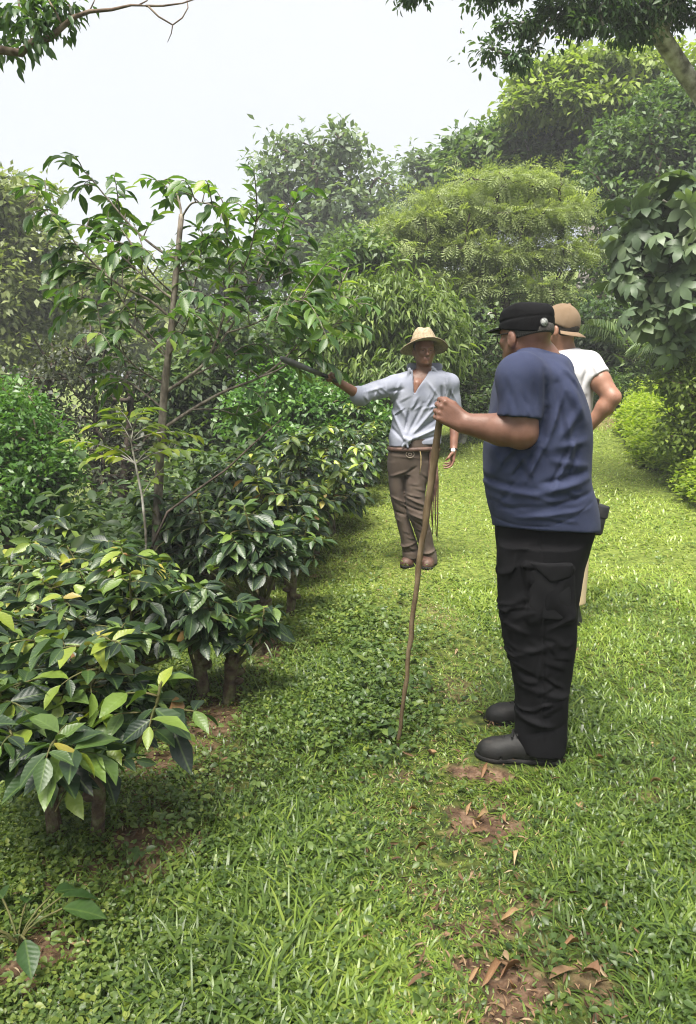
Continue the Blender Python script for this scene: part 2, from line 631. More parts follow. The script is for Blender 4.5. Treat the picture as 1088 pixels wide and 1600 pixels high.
def blades(n, d0, d1):
    x, y, d = polar_points(n, d0, d1, R(-40), R(40))
    keep = rng.random(n) > np.clip(soil_mask(x, y) * .86 + .62 * litter_mask(x, y) + .35 * smooth(.05, .7, row_x(y) - x) + trodden(x, y), 0, 1)
    keep &= (x < bank_foot(y) + 1.2) & (x > row_x(y) - 1.6)
    patch = fbm(x, y, 4.5, 3)
    keep &= rng.random(n) < .66 + .5 * patch
    x, y, d, patch = x[keep], y[keep], d[keep], patch[keep]
    n = len(x)
    z = terrain(x, y) - .004
    dry = path_dry(x, y)
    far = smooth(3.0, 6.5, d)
    lush = smooth(-.1, .5, fbm(x, y, 2.6, 11)) * (1 - .65 * dry)
    Ln = rng.uniform(.028, .078, n) * (1 + .55 * lush) * (1 - .45 * dry) * (1 - .25 * far) * np.where(rng.random(n) < .04, 1.7, 1)
    W = rng.uniform(.0017, .0040, n) * (1 + .17 * np.clip(d - 3, 0, 20)) * (1 + .3 * lush)
    straw = rng.random(n) < .035 + .17 * dry
    Ln = np.where(straw, Ln * .6, Ln)
    W = np.where(straw, W * .7, W)
    # a shared lean per little tuft
    ph = rng.uniform(0, 6.28, n) * .55 + 2.6 * fbm(x, y, 9, 5)
    th0 = np.abs(rng.normal(.45, .35, n)) + .35 * dry
    kap = rng.uniform(.8, 2.7, n)
    S = np.array([0, .4, .75, 1.0])
    wd = np.array([.7, 1.0, .7, 0])
    px_, pz_ = np.zeros((n, 4)), np.zeros((n, 4))
    for i in range(1, 4):
        t = th0 + kap * (S[i] + S[i - 1]) / 2
        ds = (S[i] - S[i - 1]) * Ln
        px_[:, i] = px_[:, i - 1] + np.sin(t) * ds
        pz_[:, i] = pz_[:, i - 1] + np.cos(t) * ds
    pz_ = np.maximum(pz_, .004 * np.arange(4)[None])
    c, s = np.cos(ph)[:, None], np.sin(ph)[:, None]
    cx, cyy, cz = x[:, None] + px_ * c, y[:, None] + px_ * s, z[:, None] + pz_
    tw = rng.normal(0, .5, n)[:, None]
    wx, wy = -np.sin(ph[:, None] + tw) * W[:, None] * wd, np.cos(ph[:, None] + tw) * W[:, None] * wd
    V = np.zeros((n, 7, 3))
    for i in range(3):
        V[:, 2 * i] = np.stack([cx[:, i] - wx[:, i], cyy[:, i] - wy[:, i], cz[:, i]], -1)
        V[:, 2 * i + 1] = np.stack([cx[:, i] + wx[:, i], cyy[:, i] + wy[:, i], cz[:, i]], -1)
    V[:, 6] = np.stack([cx[:, 3], cyy[:, 3], cz[:, 3]], -1)
    o = (np.arange(n) * 7)[:, None, None]
    Q = (np.array([[0, 1, 3, 2], [2, 3, 5, 4]])[None] + o).reshape(-1, 4)
    T = (np.array([[4, 5, 6]])[None] + o).reshape(-1, 3)
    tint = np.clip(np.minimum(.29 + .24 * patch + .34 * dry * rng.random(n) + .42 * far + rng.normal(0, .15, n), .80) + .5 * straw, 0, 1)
    grass.add(V.reshape(-1, 3), [Q, T], tint=np.repeat(tint, 7))


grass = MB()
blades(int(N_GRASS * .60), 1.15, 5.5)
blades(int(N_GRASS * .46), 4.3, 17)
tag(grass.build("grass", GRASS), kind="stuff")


def cover(n, d0, d1):
    x, y, d = polar_points(n, d0, d1, R(-42), R(40))
    patch = fbm(x, y, 3.2, 21)
    leftz = smooth(.9, -.1, x - row_x(y))
    centre = np.exp(-((x - .05 - .05 * y) / .38) ** 2) * smooth(2.2, 3.0, y) * (1 - smooth(4.2, 6, y))
    dens = np.clip((.20 + .34 * patch) * (1 - .65 * smooth(.15, .6, x - .02 * y)) + .38 * leftz + .30 * centre - .25 * path_dry(x, y), 0.03, 1)
    keep = rng.random(n) < dens * (1 - .97 * soil_mask(x, y)) * (1 - .45 * litter_mask(x, y)) * (1 - trodden(x, y))
    keep &= (x < bank_foot(y) + .8) & (x > row_x(y) - 4)
    x, y, d, leftz, centre = x[keep], y[keep], d[keep], leftz[keep], centre[keep]
    n = len(x)
    k = 5
    X, Y = np.repeat(x, k), np.repeat(y, k)
    ph = rng.uniform(0, 6.28, n * k)
    el = rng.normal(.25, .35, n * k)
    dirv = np.stack([np.cos(ph) * np.cos(el), np.sin(ph) * np.cos(el), np.sin(el)], -1)
    h = np.repeat(rng.uniform(.01, .055, n) * (1 + .5 * centre), k) + rng.normal(0, .008, n * k)
    r = rng.uniform(0, .022, n * k)
    pos = np.stack([X + r * np.cos(ph), Y + r * np.sin(ph), terrain(X, Y) + h], -1)
    big = np.repeat(rng.lognormal(0, .3, n) * (1 + .45 * centre) * (1 + .06 * np.clip(d - 3, 0, 10)), k)
    nrm = np.array([0, 0, 1.0]) + rng.normal(0, .35, (n * k, 3))
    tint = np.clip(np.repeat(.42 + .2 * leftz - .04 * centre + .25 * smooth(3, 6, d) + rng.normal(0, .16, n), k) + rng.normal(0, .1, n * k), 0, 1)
    scatter(gc, LEAF_MED, pos, dirv, nrm, .0165 * big, .0108 * big, tint)


gc = MB()
cover(int(N_COVER * .7), 1.15, 5)
cover(int(N_COVER * .3), 4, 12)
tag(gc.build("ground_cover", COVER), kind="stuff")

# small brown bits everywhere, thick on the bare patches and under the coffee
n = 30000
x, y, d = polar_points(n, 1.15, 9, R(-40), R(36))
keep = rng.random(n) < .07 + .65 * soil_mask(x, y) + .55 * litter_mask(x, y) + .30 * path_dry(x, y)
x, y = x[keep], y[keep]
n = len(x)
lb = MB()
ph = rng.uniform(0, 6.28, n)
sz = rng.lognormal(math.log(.017), .5, n)
scatter(lb, LEAF_MED, np.stack([x, y, terrain(x, y) + rng.uniform(.004, .02, n)], -1), np.stack([np.cos(ph), np.sin(ph), rng.normal(.1, .25, n)], -1),
        np.array([0, 0, 1.0]) + rng.normal(0, .45, (n, 3)), sz, sz * rng.uniform(.10, .36, n), np.clip(rng.normal(.5, .25, n), 0, 1))
tag(lb.build("leaf_litter", LITTER), kind="stuff")

# ------------------------------------------------------------------ the larger fallen leaves, each on its own
DRY = leaf_mat("dry_leaf_blade", [(0, (.12, .060, .032)), (.35, (.22, .125, .065)), (.7, (.34, .225, .12)), (1, (.46, .35, .20))], rough=.7, trans=.12, spec=.3, veins=False, tcol=.8)
DRYTPL = leaf_template([0, .15, .4, .65, .85, 1.0], [0, .28, .5, .42, .2, 0], fold=.35, droop=-.22, wave=.07)
SOILED = "dry brown leaf among others on the bare soil patch below the black boots"
LOWER = "dry curled leaf at the bare red patch lowest on the path"
leaves_px = [
    (752, 1291, .115, .75, SOILED), (733, 1272, .07, .55, SOILED), (787, 1290, .06, .3, SOILED), (757, 1273, .05, .45, SOILED), (741, 1299, .06, .6, SOILED),
    (803, 1352, .10, .95, "palest fallen leaf, a cream coloured one just below the bare soil patch"),
    (907, 1266, .06, .7, "small yellowish leaf lying in green turf right of the bare soil patch"),
    (1020, 1172, .05, .8, "tiny straw leaf in the turf far right of the black boots"),
    (1022, 1236, .07, .45, "brown leaf in the turf near the right edge, lower than the boots"),
    (936, 1190, .08, .25, "orange brown leaf in the grass just right of the boot heel"),
    (676, 1182, .07, .5, "ochre leaf in the grass between walking stick foot and boot"),
    (645, 1275, .06, .35, "reddish leaf in the turf below the foot of the walking stick"),
    (657, 1337, .07, .2, "dark rust leaf on the turf left of the cream leaf"),
    (757, 1214, .09, .3, "reddish brown leaf right under the toe of the nearer boot"),
    (795, 1448, .11, .7, "long tan leaf across the narrow worn strip of the path"),
    (887, 1497, .10, .4, "brown leaf folded in the turf above the lowest right bare spot"),
    (742, 1535, .07, .55, LOWER), (770, 1538, .12, .35, LOWER), (795, 1532, .10, .15, LOWER), (800, 1560, .06, .3, LOWER),
    (922, 1540, .10, .1, "dark brown curled leaf standing in grass near the lower right corner"),
    (943, 1432, .08, .65, "pale tan leaf on edge in the turf at the lower right"),
    (232, 1391, .09, .6, "bright orange tan leaf near the stumps of the nearest coffee bush"),
    (345, 1290, .05, .3, "small brown leaf on shaded ground cover right of the coffee litter"),
    (135, 1440, .07, .5, "tan leaf in the shade below the nearest coffee stumps"),
    (970, 1335, .05, .5, "small tan leaf in even turf at the right, far below the boots"),
]
for (px, py, ln, t, lab) in leaves_px:
    g = G(px, py)
    mb = MB()
    a = rng.uniform(0, 6.28)
    scatter(mb, DRYTPL, np.array([[0, 0, 0.]]), np.array([[math.cos(a), math.sin(a), rng.uniform(-.05, .3)]]), np.array([[rng.normal(0, .35), rng.normal(-.25, .3), 1.0]]),
            ln * .60, ln * .60 * rng.uniform(.26, .40), t)
    V = mb.v[0] - mb.v[0].mean(0)
    w = rng.uniform(8, 14) / ln * .06
    V[:, 2] += .12 * ln * np.sin(V[:, 0] / ln * 6 + w) + .10 * ln * np.cos(V[:, 1] / ln * 9 + w)
    V[:, :2] += .05 * ln * np.sin(V[:, [1, 0]] / ln * 8 + w)
    mb.v[0] = V + g + np.array([0, 0, .026])
    o = mb.build("dry_leaf", DRY, origin=g)
    tag(o, lab, "fallen leaf", "dry leaves fallen on the path and turf")
# ------------------------------------------------------------------ bark and leaf materials
BARK = noise_mat("bark_brown", [(.3, (.05, .035, .025)), (.5, (.12, .085, .06)), (.72, (.22, .18, .14))], scale=14, rough=.9, bump=.9, bscale=40, dist=.01, stretch=(1, 1, .35))
BARK_PALE = noise_mat("bark_pale_mottled", [(.35, (.10, .09, .07)), (.5, (.30, .28, .24)), (.65, (.48, .46, .42))], scale=9, rough=.9, bump=.6, bscale=30, dist=.01)
BARK_DARK = noise_mat("bark_dark", [(.3, (.022, .018, .014)), (.6, (.06, .045, .035)), (.8, (.12, .10, .08))], scale=10, rough=.95, bump=.8, bscale=34, dist=.012)
BARK_SAP = noise_mat("bark_sapling", [(.3, (.06, .05, .04)), (.5, (.13, .11, .088)), (.7, (.25, .225, .18))], scale=30, rough=.85, bump=.6, bscale=60, dist=.004, stretch=(1, 1, .5))
STUMP = noise_mat("bark_coffee_stump", [(.3, (.03, .022, .015)), (.48, (.08, .055, .035)), (.58, (.10, .10, .045)), (.75, (.19, .16, .11))], scale=22, rough=.95, bump=1.0, bscale=50, dist=.012)
TWIG_GREEN = noise_mat("green_twig", [(.3, (.06, .08, .02)), (.7, (.12, .10, .04))], scale=20, rough=.7, bump=.2)
COFFEE = leaf_mat("coffee_leaf", [(0, (.009, .020, .011)), (.35, (.019, .040, .018)), (.55, (.042, .082, .024)), (.72, (.12, .19, .03)), (.9, (.24, .29, .035)), (.97, (.30, .25, .05)), (1, (.28, .15, .07))],
                  rough=.40, trans=.17, spec=.5, veins=True)
SAPLEAF = leaf_mat("sapling_leaf", [(0, (.020, .050, .018)), (.5, (.045, .095, .026)), (.8, (.10, .17, .035)), (1, (.20, .27, .05))], rough=.42, trans=.36, spec=.45, veins=True)


def bezier(p0, p1, p2, n):
    t = np.linspace(0, 1, n)[:, None]
    return (1 - t) ** 2 * p0 + 2 * t * (1 - t) * p1 + t * t * p2


def coffee_bush(seed, loc, label, height=.8, radius=.45, stems=11, stumps=2, leaf=.135, young=.25, sr=.034, detail=True, spread=(0, 0), low=.36):
    """A pruned coffee plant: cut stumps, arching shoots, opposite pairs of drooping glossy leaves."""
    r = np.random.default_rng(seed)
    root = empty("coffee_bush", loc, label, "coffee bush", "coffee bushes in rows beside the grass path")
    base = np.asarray(loc, float)
    tops = []
    for k in range(stumps):
        a = r.uniform(0, 6.28) if stumps == 1 else k * math.pi * 2 / stumps + r.uniform(-.4, .4)
        off = np.array([math.cos(a), math.sin(a) * .6, 0]) * .06
        hh = height * r.uniform(.36, .5)
        p0 = base + off + np.array([0, 0, -.06])
        p2 = base + off * 1.5 + np.array([r.normal(0, .02), r.normal(0, .02), hh])
        pts = bezier(p0, (p0 + p2) / 2 + r.normal(0, .02, 3), p2, 9)
        rad = np.array([1.35, 1.1, .95, .92, 1.0, .9, .98, 1.1, .85]) * r.uniform(.88, 1.15) * sr
        mb = MB()
        mb.tube(pts, rad * r.uniform(.92, 1.08, 9), 10)
        for q in range(3):      # pruned knobs
            t = r.integers(4, 8)
            kd = norm(r.normal(0, 1, 3) * np.array([1, 1, .3]))
            mb.tube([pts[t], pts[t] + kd * rad[0] * 1.1, pts[t] + kd * rad[0] * 1.5 + [0, 0, .01]], [.022, .018, .012], 7)
        mb.build("stump", STUMP, root)
        tops += [pts[-1], pts[-3], pts[-2]]
    tw, fo = MB(), MB()
    pos, dr, nm, ln, tn = [], [], [], [], []

    def leaf_at(p, d, size, t, n=None):
        pos.append(p); dr.append(d); ln.append(size); tn.append(t)
        nm.append(np.array([0, 0, 1.0]) + r.normal(0, .42, 3) if n is None else n)

    for s in range(stems):
        a = s * 2.399 + r.uniform(-.3, .3)
        start = tops[r.integers(len(tops))]
        reach = radius * r.uniform(.15, 1.0)
        top = height * r.uniform(.66, 1.14) * (1 - .22 * (reach / radius) ** 2)
        end = base + np.array([math.cos(a) * reach + spread[0] * r.random(), math.sin(a) * reach + spread[1] * r.random(), top])
        ctl = start * .45 + end * .55 + np.array([math.cos(a) * reach * .25, math.sin(a) * reach * .25, -.02])
        sp = bezier(start, ctl, end, 12)
        tw.tube(sp, np.linspace(.011, .004, 12), 6)
        side = r.uniform(0, 3.14)
        for i in range(3, 12):
            f = i / 11
            side += math.pi / 2
            for sg in (0, math.pi):
                az = side + sg + r.normal(0, .25)
                L_ = radius * r.uniform(.35, .75) * (1.12 - f * .75)
                if sp[i][2] - base[2] < low * .9:
                    continue
                if r.random() < .30:
                    continue
                d0 = np.array([math.cos(az), math.sin(az), .35])
                e = sp[i] + np.array([math.cos(az) * L_, math.sin(az) * L_, L_ * r.uniform(-.25, .18) * (1.2 - f)])
                lp = bezier(sp[i], sp[i] + d0 * L_ * .5, e, 5)
                tw.tube(lp, np.linspace(.0045, .002, 5), 4)
                npair = max(2, int(L_ / .062))
                for q in range(npair):
                    t = (q + .6) / npair
                    p = lp[0] * (1 - t) ** 2 + 2 * t * (1 - t) * (sp[i] + d0 * L_ * .5) + t * t * lp[-1]
                    ax = norm(lp[min(4, int(t * 4) + 1)] - lp[min(3, int(t * 4))])
                    sd = norm(np.cross(ax, [0, 0, 1]))
                    for w in (-1, 1):
                        if p[2] - base[2] < low:
                            continue
                        d = ax * r.uniform(.35, .8) + sd * w + np.array([0, 0, r.uniform(-.7, .38)])
                        tt = .33 + r.normal(0, .17) + (.22 * young / .5 if f > .65 and r.random() < .7 else 0) + (young * .6 if t > .8 and r.random() < young else 0)
                        leaf_at(p, d, leaf * r.uniform(.5, 1.25), tt)
                if lp[-1][2] - base[2] > low:
                    leaf_at(lp[-1], norm(lp[-1] - lp[-2]) + [0, 0, -.25], leaf * r.uniform(.5, .9), .34 + young * r.random())
        # the shoot's tip: young upright pair
        for w in range(4):
            az = r.uniform(0, 6.28)
            yt = .58 + (.40 * r.random() if r.random() < young * 1.6 else .1 * r.random())
            leaf_at(sp[-1] - [0, 0, .01 * w], np.array([math.cos(az), math.sin(az), r.uniform(-.2, .9)]), leaf * r.uniform(.4, .85), yt)
    scatter(fo, LEAF_BIG if detail else LEAF_MED, np.array(pos), np.array(dr), np.array(nm), np.array(ln), np.array(ln) * r.uniform(.40, .52, len(ln)) * 1.0, np.clip(tn, 0, 1))
    tw.build("twigs", TWIG_GREEN, root)
    fo.build("foliage", COFFEE, root)
    return root


def gx_row(y, dx=0.0):
    return on_ground(row_x(y) + dx, y)


coffee_bush(1, on_ground(-.90, 2.27), "nearest coffee bush, at the left edge in front of all others, on two bare stumps", height=.64, radius=.38, stems=13, sr=.024, leaf=.118, young=.5, low=.36)
coffee_bush(2, on_ground(-1.02, 3.42), "coffee bush on one stump in front of the slender tree, just behind the nearest bush", height=.74, radius=.42, stems=15, stumps=1, leaf=.118, young=.5, low=.40)
coffee_bush(3, on_ground(-.63, 3.40), "coffee bush on two mossy stumps, right beside the one in front of the slender tree", height=.62, radius=.27, stems=9, leaf=.112, young=.15, low=.34)
coffee_bush(4, on_ground(-.57, 4.02), "coffee bush with the thickest bare stump, third back along the path edge", height=.80, radius=.30, stems=11, stumps=1, sr=.046, leaf=.115, young=.15, low=.52)
coffee_bush(5, on_ground(-.44, 4.60), "low coffee bush reaching over the path edge behind the thick stump", height=.68, radius=.28, stems=10, leaf=.11, young=.15, low=.44)
coffee_bush(6, gx_row(5.3, -.14), "bright green coffee bush about level with the machete tip", height=.96, radius=.40, stems=14, leaf=.115, young=.7, low=.46)
coffee_bush(7, on_ground(-1.55, 3.15), "coffee bush with orange young tips at the far left, behind the nearest bush", height=.84, radius=.48, stems=14, leaf=.12, young=.7)
coffee_bush(8, on_ground(-1.45, 4.35), "coffee bush with yellow green top around the foot of the slender tree", height=.92, radius=.48, stems=14, leaf=.12, young=.7)
pA = coffee_bush(9, gx_row(6.15, -.12), "coffee bush with yellow leaves, second one before the farmer along the path edge", height=.95, radius=.40, stems=12, stumps=2, leaf=.115, young=.6, detail=False)
pB = coffee_bush(10, on_ground(-1.05, 5.3), "dull green coffee bush standing just right of the slender trunk", height=.98, radius=.46, stems=13, stumps=1, leaf=.12, young=.3, detail=False)
far_rows = [
    (pA, gx_row(7.0, -.10), "coffee bush at the path edge directly left of the farmer's legs", 1.0),
    (pB, gx_row(7.9, -.10), "coffee bush just left of the farmer's hips, under the yellow green shrub", 1.0),
    (pA, gx_row(8.8, -.10), "coffee bush showing left of the farmer's belt", 1.0),
    (pA, gx_row(9.8, -.10), "coffee bush hidden mostly behind the farmer's waist", 1.0),
    (pB, gx_row(10.9, -.10), "farthest coffee bush of the path edge row, behind the farmer", 1.0),
    (pB, on_ground(-.80, 6.3), "second row coffee bush behind the bright green one", 1.05),
    (pA, on_ground(-.62, 7.4), "second row coffee bush further back, lit from above", 1.05),
    (pB, on_ground(-.45, 8.6), "second row coffee bush under the small leaved bushes", 1.1),
    (pB, on_ground(-2.15, 3.9), "coffee bush cut by the left edge below the round bright bush", 1.0),
    (pA, on_ground(-2.1, 5.2), "coffee bush on the slope left of the slender tree", 1.0),
]
for k, (src, loc, lab, s) in enumerate(far_rows):
    copy_thing(src, tuple(loc), 1.1 + 2.3 * k, (s, s, s * (1 + .06 * math.sin(k * 5))), lab)

# ------------------------------------------------------------------ the slender tree the farmer points at
def sapling():
    Y0 = 5.15
    base = on_ground(P(243, 900, Y0)[0], Y0)
    root = empty("slender_tree", base, "slender young tree with long drooping leaves, standing among the coffee bushes", "tree")
    r = np.random.default_rng(31)
    tr, lf = MB(), MB()

    def line(pix, ys):
        return np.array([P(a, b, y) for (a, b), y in zip(pix, ys)])

    def resample(pts, n):
        d = np.concatenate([[0], np.cumsum(np.linalg.norm(np.diff(pts, axis=0), axis=1))])
        # Catmull-Rom through the points
        out_ = []
        for t in np.linspace(0, d[-1], n):
            i = min(np.searchsorted(d, t, side='right') - 1, len(pts) - 2)
            u = (t - d[i]) / (d[i + 1] - d[i] + 1e-9)
            p0, p1, p2, p3 = pts[max(i - 1, 0)], pts[i], pts[i + 1], pts[min(i + 2, len(pts) - 1)]
            out_.append(.5 * (2 * p1 + (p2 - p0) * u + (2 * p0 - 5 * p1 + 4 * p2 - p3) * u * u + (3 * p1 - p0 - 3 * p2 + p3) * u ** 3))
        return np.array(out_)

    trunk = np.vstack([base - [0, 0, .1], line([(245, 850), (249, 740), (255, 640), (259, 590), (268, 520), (274, 440), (281, 365), (284, 335)], [Y0] * 8)])
    tp = resample(trunk, 26)
    tr.tube(tp, np.linspace(.040, .017, 26) * (1 + .06 * np.sin(np.arange(26) * 2.1)), 10)
    B = [  # pixel polyline, depth offset at the end, start radius
        ([(284, 338), (281, 318), (275, 300), (264, 285), (250, 288)], .10, .012, 1.1),
        ([(284, 340), (300, 318), (322, 318), (345, 325)], -.25, .010, 1.0),
        ([(275, 405), (245, 388), (208, 356), (168, 310), (132, 268), (106, 252)], .25, .013, 1.2),
        ([(270, 500), (235, 470), (180, 440), (125, 388), (84, 328), (58, 286), (44, 274)], -.25, .014, 1.2),
        ([(262, 560), (225, 525), (180, 490), (130, 468), (85, 458)], .3, .012, 1.1),
        ([(257, 600), (215, 575), (170, 530), (130, 520)], -.45, .010, 1.0),
        ([(260, 612), (300, 585), (325, 560), (345, 510), (358, 450), (356, 380), (352, 325)], .0, .017, 1.2),
        ([(325, 562), (355, 520), (395, 455), (425, 400), (445, 350), (466, 298)], .25, .012, 1.2),
        ([(345, 510), (365, 450), (390, 395), (402, 330), (398, 310)], -.35, .010, 1.0),
        ([(258, 668), (300, 640), (350, 612), (405, 590), (445, 560), (480, 520), (515, 480), (535, 440), (545, 418)], .45, .017, 1.1),
        ([(405, 590), (440, 575), (490, 540), (530, 500), (560, 462)], .55, .010, 1.0),
        ([(365, 450), (415, 440), (460, 425), (495, 430), (510, 450)], .3, .009, 1.0),
        ([(355, 520), (400, 505), (440, 480), (470, 470)], -.4, .009, 1.0),
        ([(300, 588), (345, 565), (385, 540), (420, 540)], .45, .009, 1.0),
        ([(268, 520), (295, 470), (310, 420), (318, 370)], .4, .010, 1.0),
        ([(272, 460), (240, 430), (215, 395), (190, 380)], -.5, .009, 1.0),
        ([(256, 640), (220, 610), (185, 590), (150, 600)], .4, .009, .9),
        ([(262, 560), (285, 520), (300, 490), (330, 460)], -.5, .009, 1.0),
        ([(300, 640), (340, 640), (380, 650), (410, 640)], .35, .008, .9),
        ([(276, 430), (300, 395), (330, 370), (345, 345)], .35, .009, 1.0),
        ([(272, 470), (235, 440), (190, 400), (150, 360), (118, 350)], .1, .010, 1.0),
        ([(262, 555), (215, 500), (165, 440), (125, 425)], -.1, .010, 1.0),
    ]
    pos, dr, nm, ln, tn = [], [], [], [], []
    skel = [tp[14:]]

    def leafy(tw, dens, f0=0.0, young=.1):
        """Alternate drooping leaves along a twig."""
        sgn = 1
        Lw = np.linalg.norm(np.diff(tw, axis=0), axis=1).sum()
        m_ = max(3, int(Lw / .043 * dens))
        base_t = r.normal(.42, .1)
        for q in range(m_):
            t = f0 + (1 - f0) * (q + .5 * r.random()) / m_
            i = min(int(t * (len(tw) - 1)), len(tw) - 2)
            p = tw[i] + (tw[i + 1] - tw[i]) * (t * (len(tw) - 1) - i)
            ax = norm(tw[i + 1] - tw[i])
            sd = norm(np.cross(ax, [0, 0, 1]) + 1e-6)
            d = ax * r.uniform(.5, 1.0) + sd * sgn * r.uniform(.5, 1.0) + np.array([0, 0, r.uniform(-.8, .15)])
            sgn = -sgn
            pos.append(p); dr.append(d); nm.append(np.array([0, 0, 1.0]) + r.normal(0, .35, 3))
            ln.append(r.uniform(.085, .140)); tn.append(base_t + .06 + r.normal(0, .13) + (.3 if r.random() < young else 0))

    for bi, (pix, dy, rad, dens) in enumerate(B):
        n = len(pix)
        ys = [Y0 + dy * (i / (n - 1)) ** 1.2 if bi not in (7, 8, 10, 11, 12, 13, 18) else Y0 + dy * (i / (n - 1)) for i in range(n)]
        bp_ = resample(line(pix, ys), 7 * n)
        tr.tube(bp_, np.linspace(rad * .72, .003, len(bp_)), 7)
        skel.append(bp_)
        Lb = np.linalg.norm(np.diff(bp_, axis=0), axis=1).sum()
        leafy(bp_[int(len(bp_) * .55):], 1.0 * dens, young=.18)
        k = int(Lb / .105)
        for j in range(k):
            f = .30 + .66 * (j + r.random() * .8) / k
            i = min(int(f * (len(bp_) - 1)), len(bp_) - 2)
            ax = norm(bp_[i + 1] - bp_[i])
            o_ = norm(r.normal(0, 1, 3) * np.array([1, 1.1, .55]) + np.array([0, 0, .22 - .5 * f]))
            o_ = norm(o_ - ax * np.dot(o_, ax) * .6 + ax * .55)
            tl = r.uniform(.20, .42) * (1.1 - .5 * f)
            e = bp_[i] + o_ * tl + np.array([0, 0, -.05])
            tw = bezier(bp_[i], bp_[i] + o_ * tl * .55 + np.array([0, 0, .05]), e, 6)
            tr.tube(tw, np.linspace(.0042, .0018, 6), 4)
            leafy(tw, 1.0 * dens, f0=.15)
    # free twigs that fill the crown out
    SK = np.concatenate(skel)
    for (cx_, cy_, rx_, ry_, nn) in [(300, 400, 200, 110, 22), (210, 440, 120, 110, 13), (420, 460, 130, 100, 20), (150, 350, 90, 80, 8), (500, 480, 80, 60, 12), (330, 560, 150, 60, 10), (360, 350, 90, 60, 6), (290, 300, 50, 30, 6)]:
        for _ in range(nn):
            v = r.normal(0, .5, 2)
            e = P(cx_ + rx_ * v[0], cy_ + ry_ * v[1], Y0 + r.normal(.1, .30))
            dd = np.linalg.norm(SK - e, axis=1) + .8 * np.maximum(SK[:, 2] - e[2] + .05, 0)
            b0 = SK[int(np.argmin(dd))]
            L_ = np.linalg.norm(e - b0)
            if L_ > .9 or L_ < .12:
                continue
            tw = bezier(b0, b0 * .6 + e * .4 + [0, 0, .25 * L_], e, 8)
            tr.tube(tw, np.linspace(.0045, .0016, 8), 4)
            leafy(tw, 1.0, f0=.35, young=.15)
    ln = np.array(ln)
    scatter(lf, LEAF_BIG, np.array(pos), np.array(dr), np.array(nm), ln, ln * r.uniform(.38, .48, len(ln)), np.clip(tn, 0, 1))
    tr.build("trunk", BARK_SAP, root)
    lf.build("crown", SAPLEAF, root)


sapling()

# thin leaning dead stick below the slender tree, and a spindly sprout
g = on_ground(*P(255, 820, 4.7)[:2])
mb = MB()
st = np.array([P(262, 800, 4.7) - [.12, 0, .25], P(262, 800, 4.7), P(320, 757, 4.75), P(352, 735, 4.8), P(400, 690, 4.9), P(440, 655, 5.0)])
mb.tube(st, [.008, .008, .007, .006, .005, .003], 6)
tag(mb.build("dead_stick", BARK_DARK, origin=st[0]), "thin bare stick leaning up to the right behind the slender trunk", "stick")

SPROUTLEAF = leaf_mat("sprout_leaf", [(0, (.08, .13, .02)), (.6, (.16, .22, .03)), (1, (.26, .28, .05))], rough=.5, trans=.4)
r = np.random.default_rng(5)
g = on_ground(*P(222, 850, 4.9)[:2])
root = empty("sprout", g, "spindly pale sprout with yellow green leaves left of the slender trunk", "young tree")
mb, lf = MB(), MB()
ys = [4.9] * 6
sp = np.array([g - [0, 0, .05]] + [P(a, b, 4.9) for a, b in [(228, 830), (222, 775), (212, 725), (205, 690), (208, 672)]])
mb.tube(sp, [.010, .009, .008, .007, .005, .003], 6)
pos, dr = [], []
for (a, b, i) in [(120, 690, 3), (150, 665, 4), (175, 655, 4), (265, 690, 3), (290, 705, 3), (230, 640, 5), (180, 640, 5), (140, 720, 3), (250, 665, 4), (300, 680, 4), (165, 700, 3), (270, 725, 2)]:
    e = P(a, b, 4.9 + r.uniform(-.3, .3))
    tw = bezier(sp[i], (sp[i] + e) / 2 + [0, 0, .08], e, 7)
    mb.tube(tw, np.linspace(.004, .0015, 7), 4)
    for q in range(9):
        t = .25 + .75 * q / 8
        p = tw[0] * (1 - t) ** 2 + 2 * t * (1 - t) * ((sp[i] + e) / 2 + [0, 0, .08]) + t * t * e
        ax = norm(e - sp[i])
        pos.append(p); dr.append(ax + norm(np.cross(ax, [0, 0, 1])) * (1 if q % 2 else -1) * .9 + [0, 0, r.uniform(-.6, 0)])
n = len(pos)
ln = r.uniform(.08, .13, n)
scatter(lf, LEAF_MED, np.array(pos), np.array(dr), np.array([0, 0, 1.]) + r.normal(0, .3, (n, 3)), ln, ln * .5, r.random(n))
mb.build("stem", BARK_PALE, root)
lf.build("foliage", SPROUTLEAF, root)

# the small broad leaved weed cut by the left edge
g = G(30, 1490)
root = empty("broad_leaved_weed", g, "low weed with broad dull leaves at the lower left edge", "plant")
mb, lf = MB(), MB()
pos, dr, ln = [], [], []
for k in range(9):
    a = r.uniform(0, 6.28)
    e = g + np.array([math.cos(a) * .12, math.sin(a) * .10, r.uniform(.05, .14)])
    mb.tube(bezier(g, g + [0, 0, .08], e, 5), [.003] * 5, 5)
    pos.append(e); dr.append([math.cos(a), math.sin(a), -.25]); ln.append(r.uniform(.08, .13))
scatter(lf, LEAF_BIG, np.array(pos), np.array(dr), np.array([0, 0, 1.]) + r.normal(0, .2, (9, 3)), np.array(ln), np.array(ln) * .55, r.uniform(.35, .6, 9))
mb.build("stem", TWIG_GREEN, root)
lf.build("foliage", SAPLEAF, root)
# ------------------------------------------------------------------ trees: a branching skeleton reaching for leaf clumps
def lm(name, a, b, c, rough=.5, trans=.3, spec=.4):
    return leaf_mat(name, [(0, a), (.5, b), (1, c)], rough=rough, trans=trans, spec=spec)


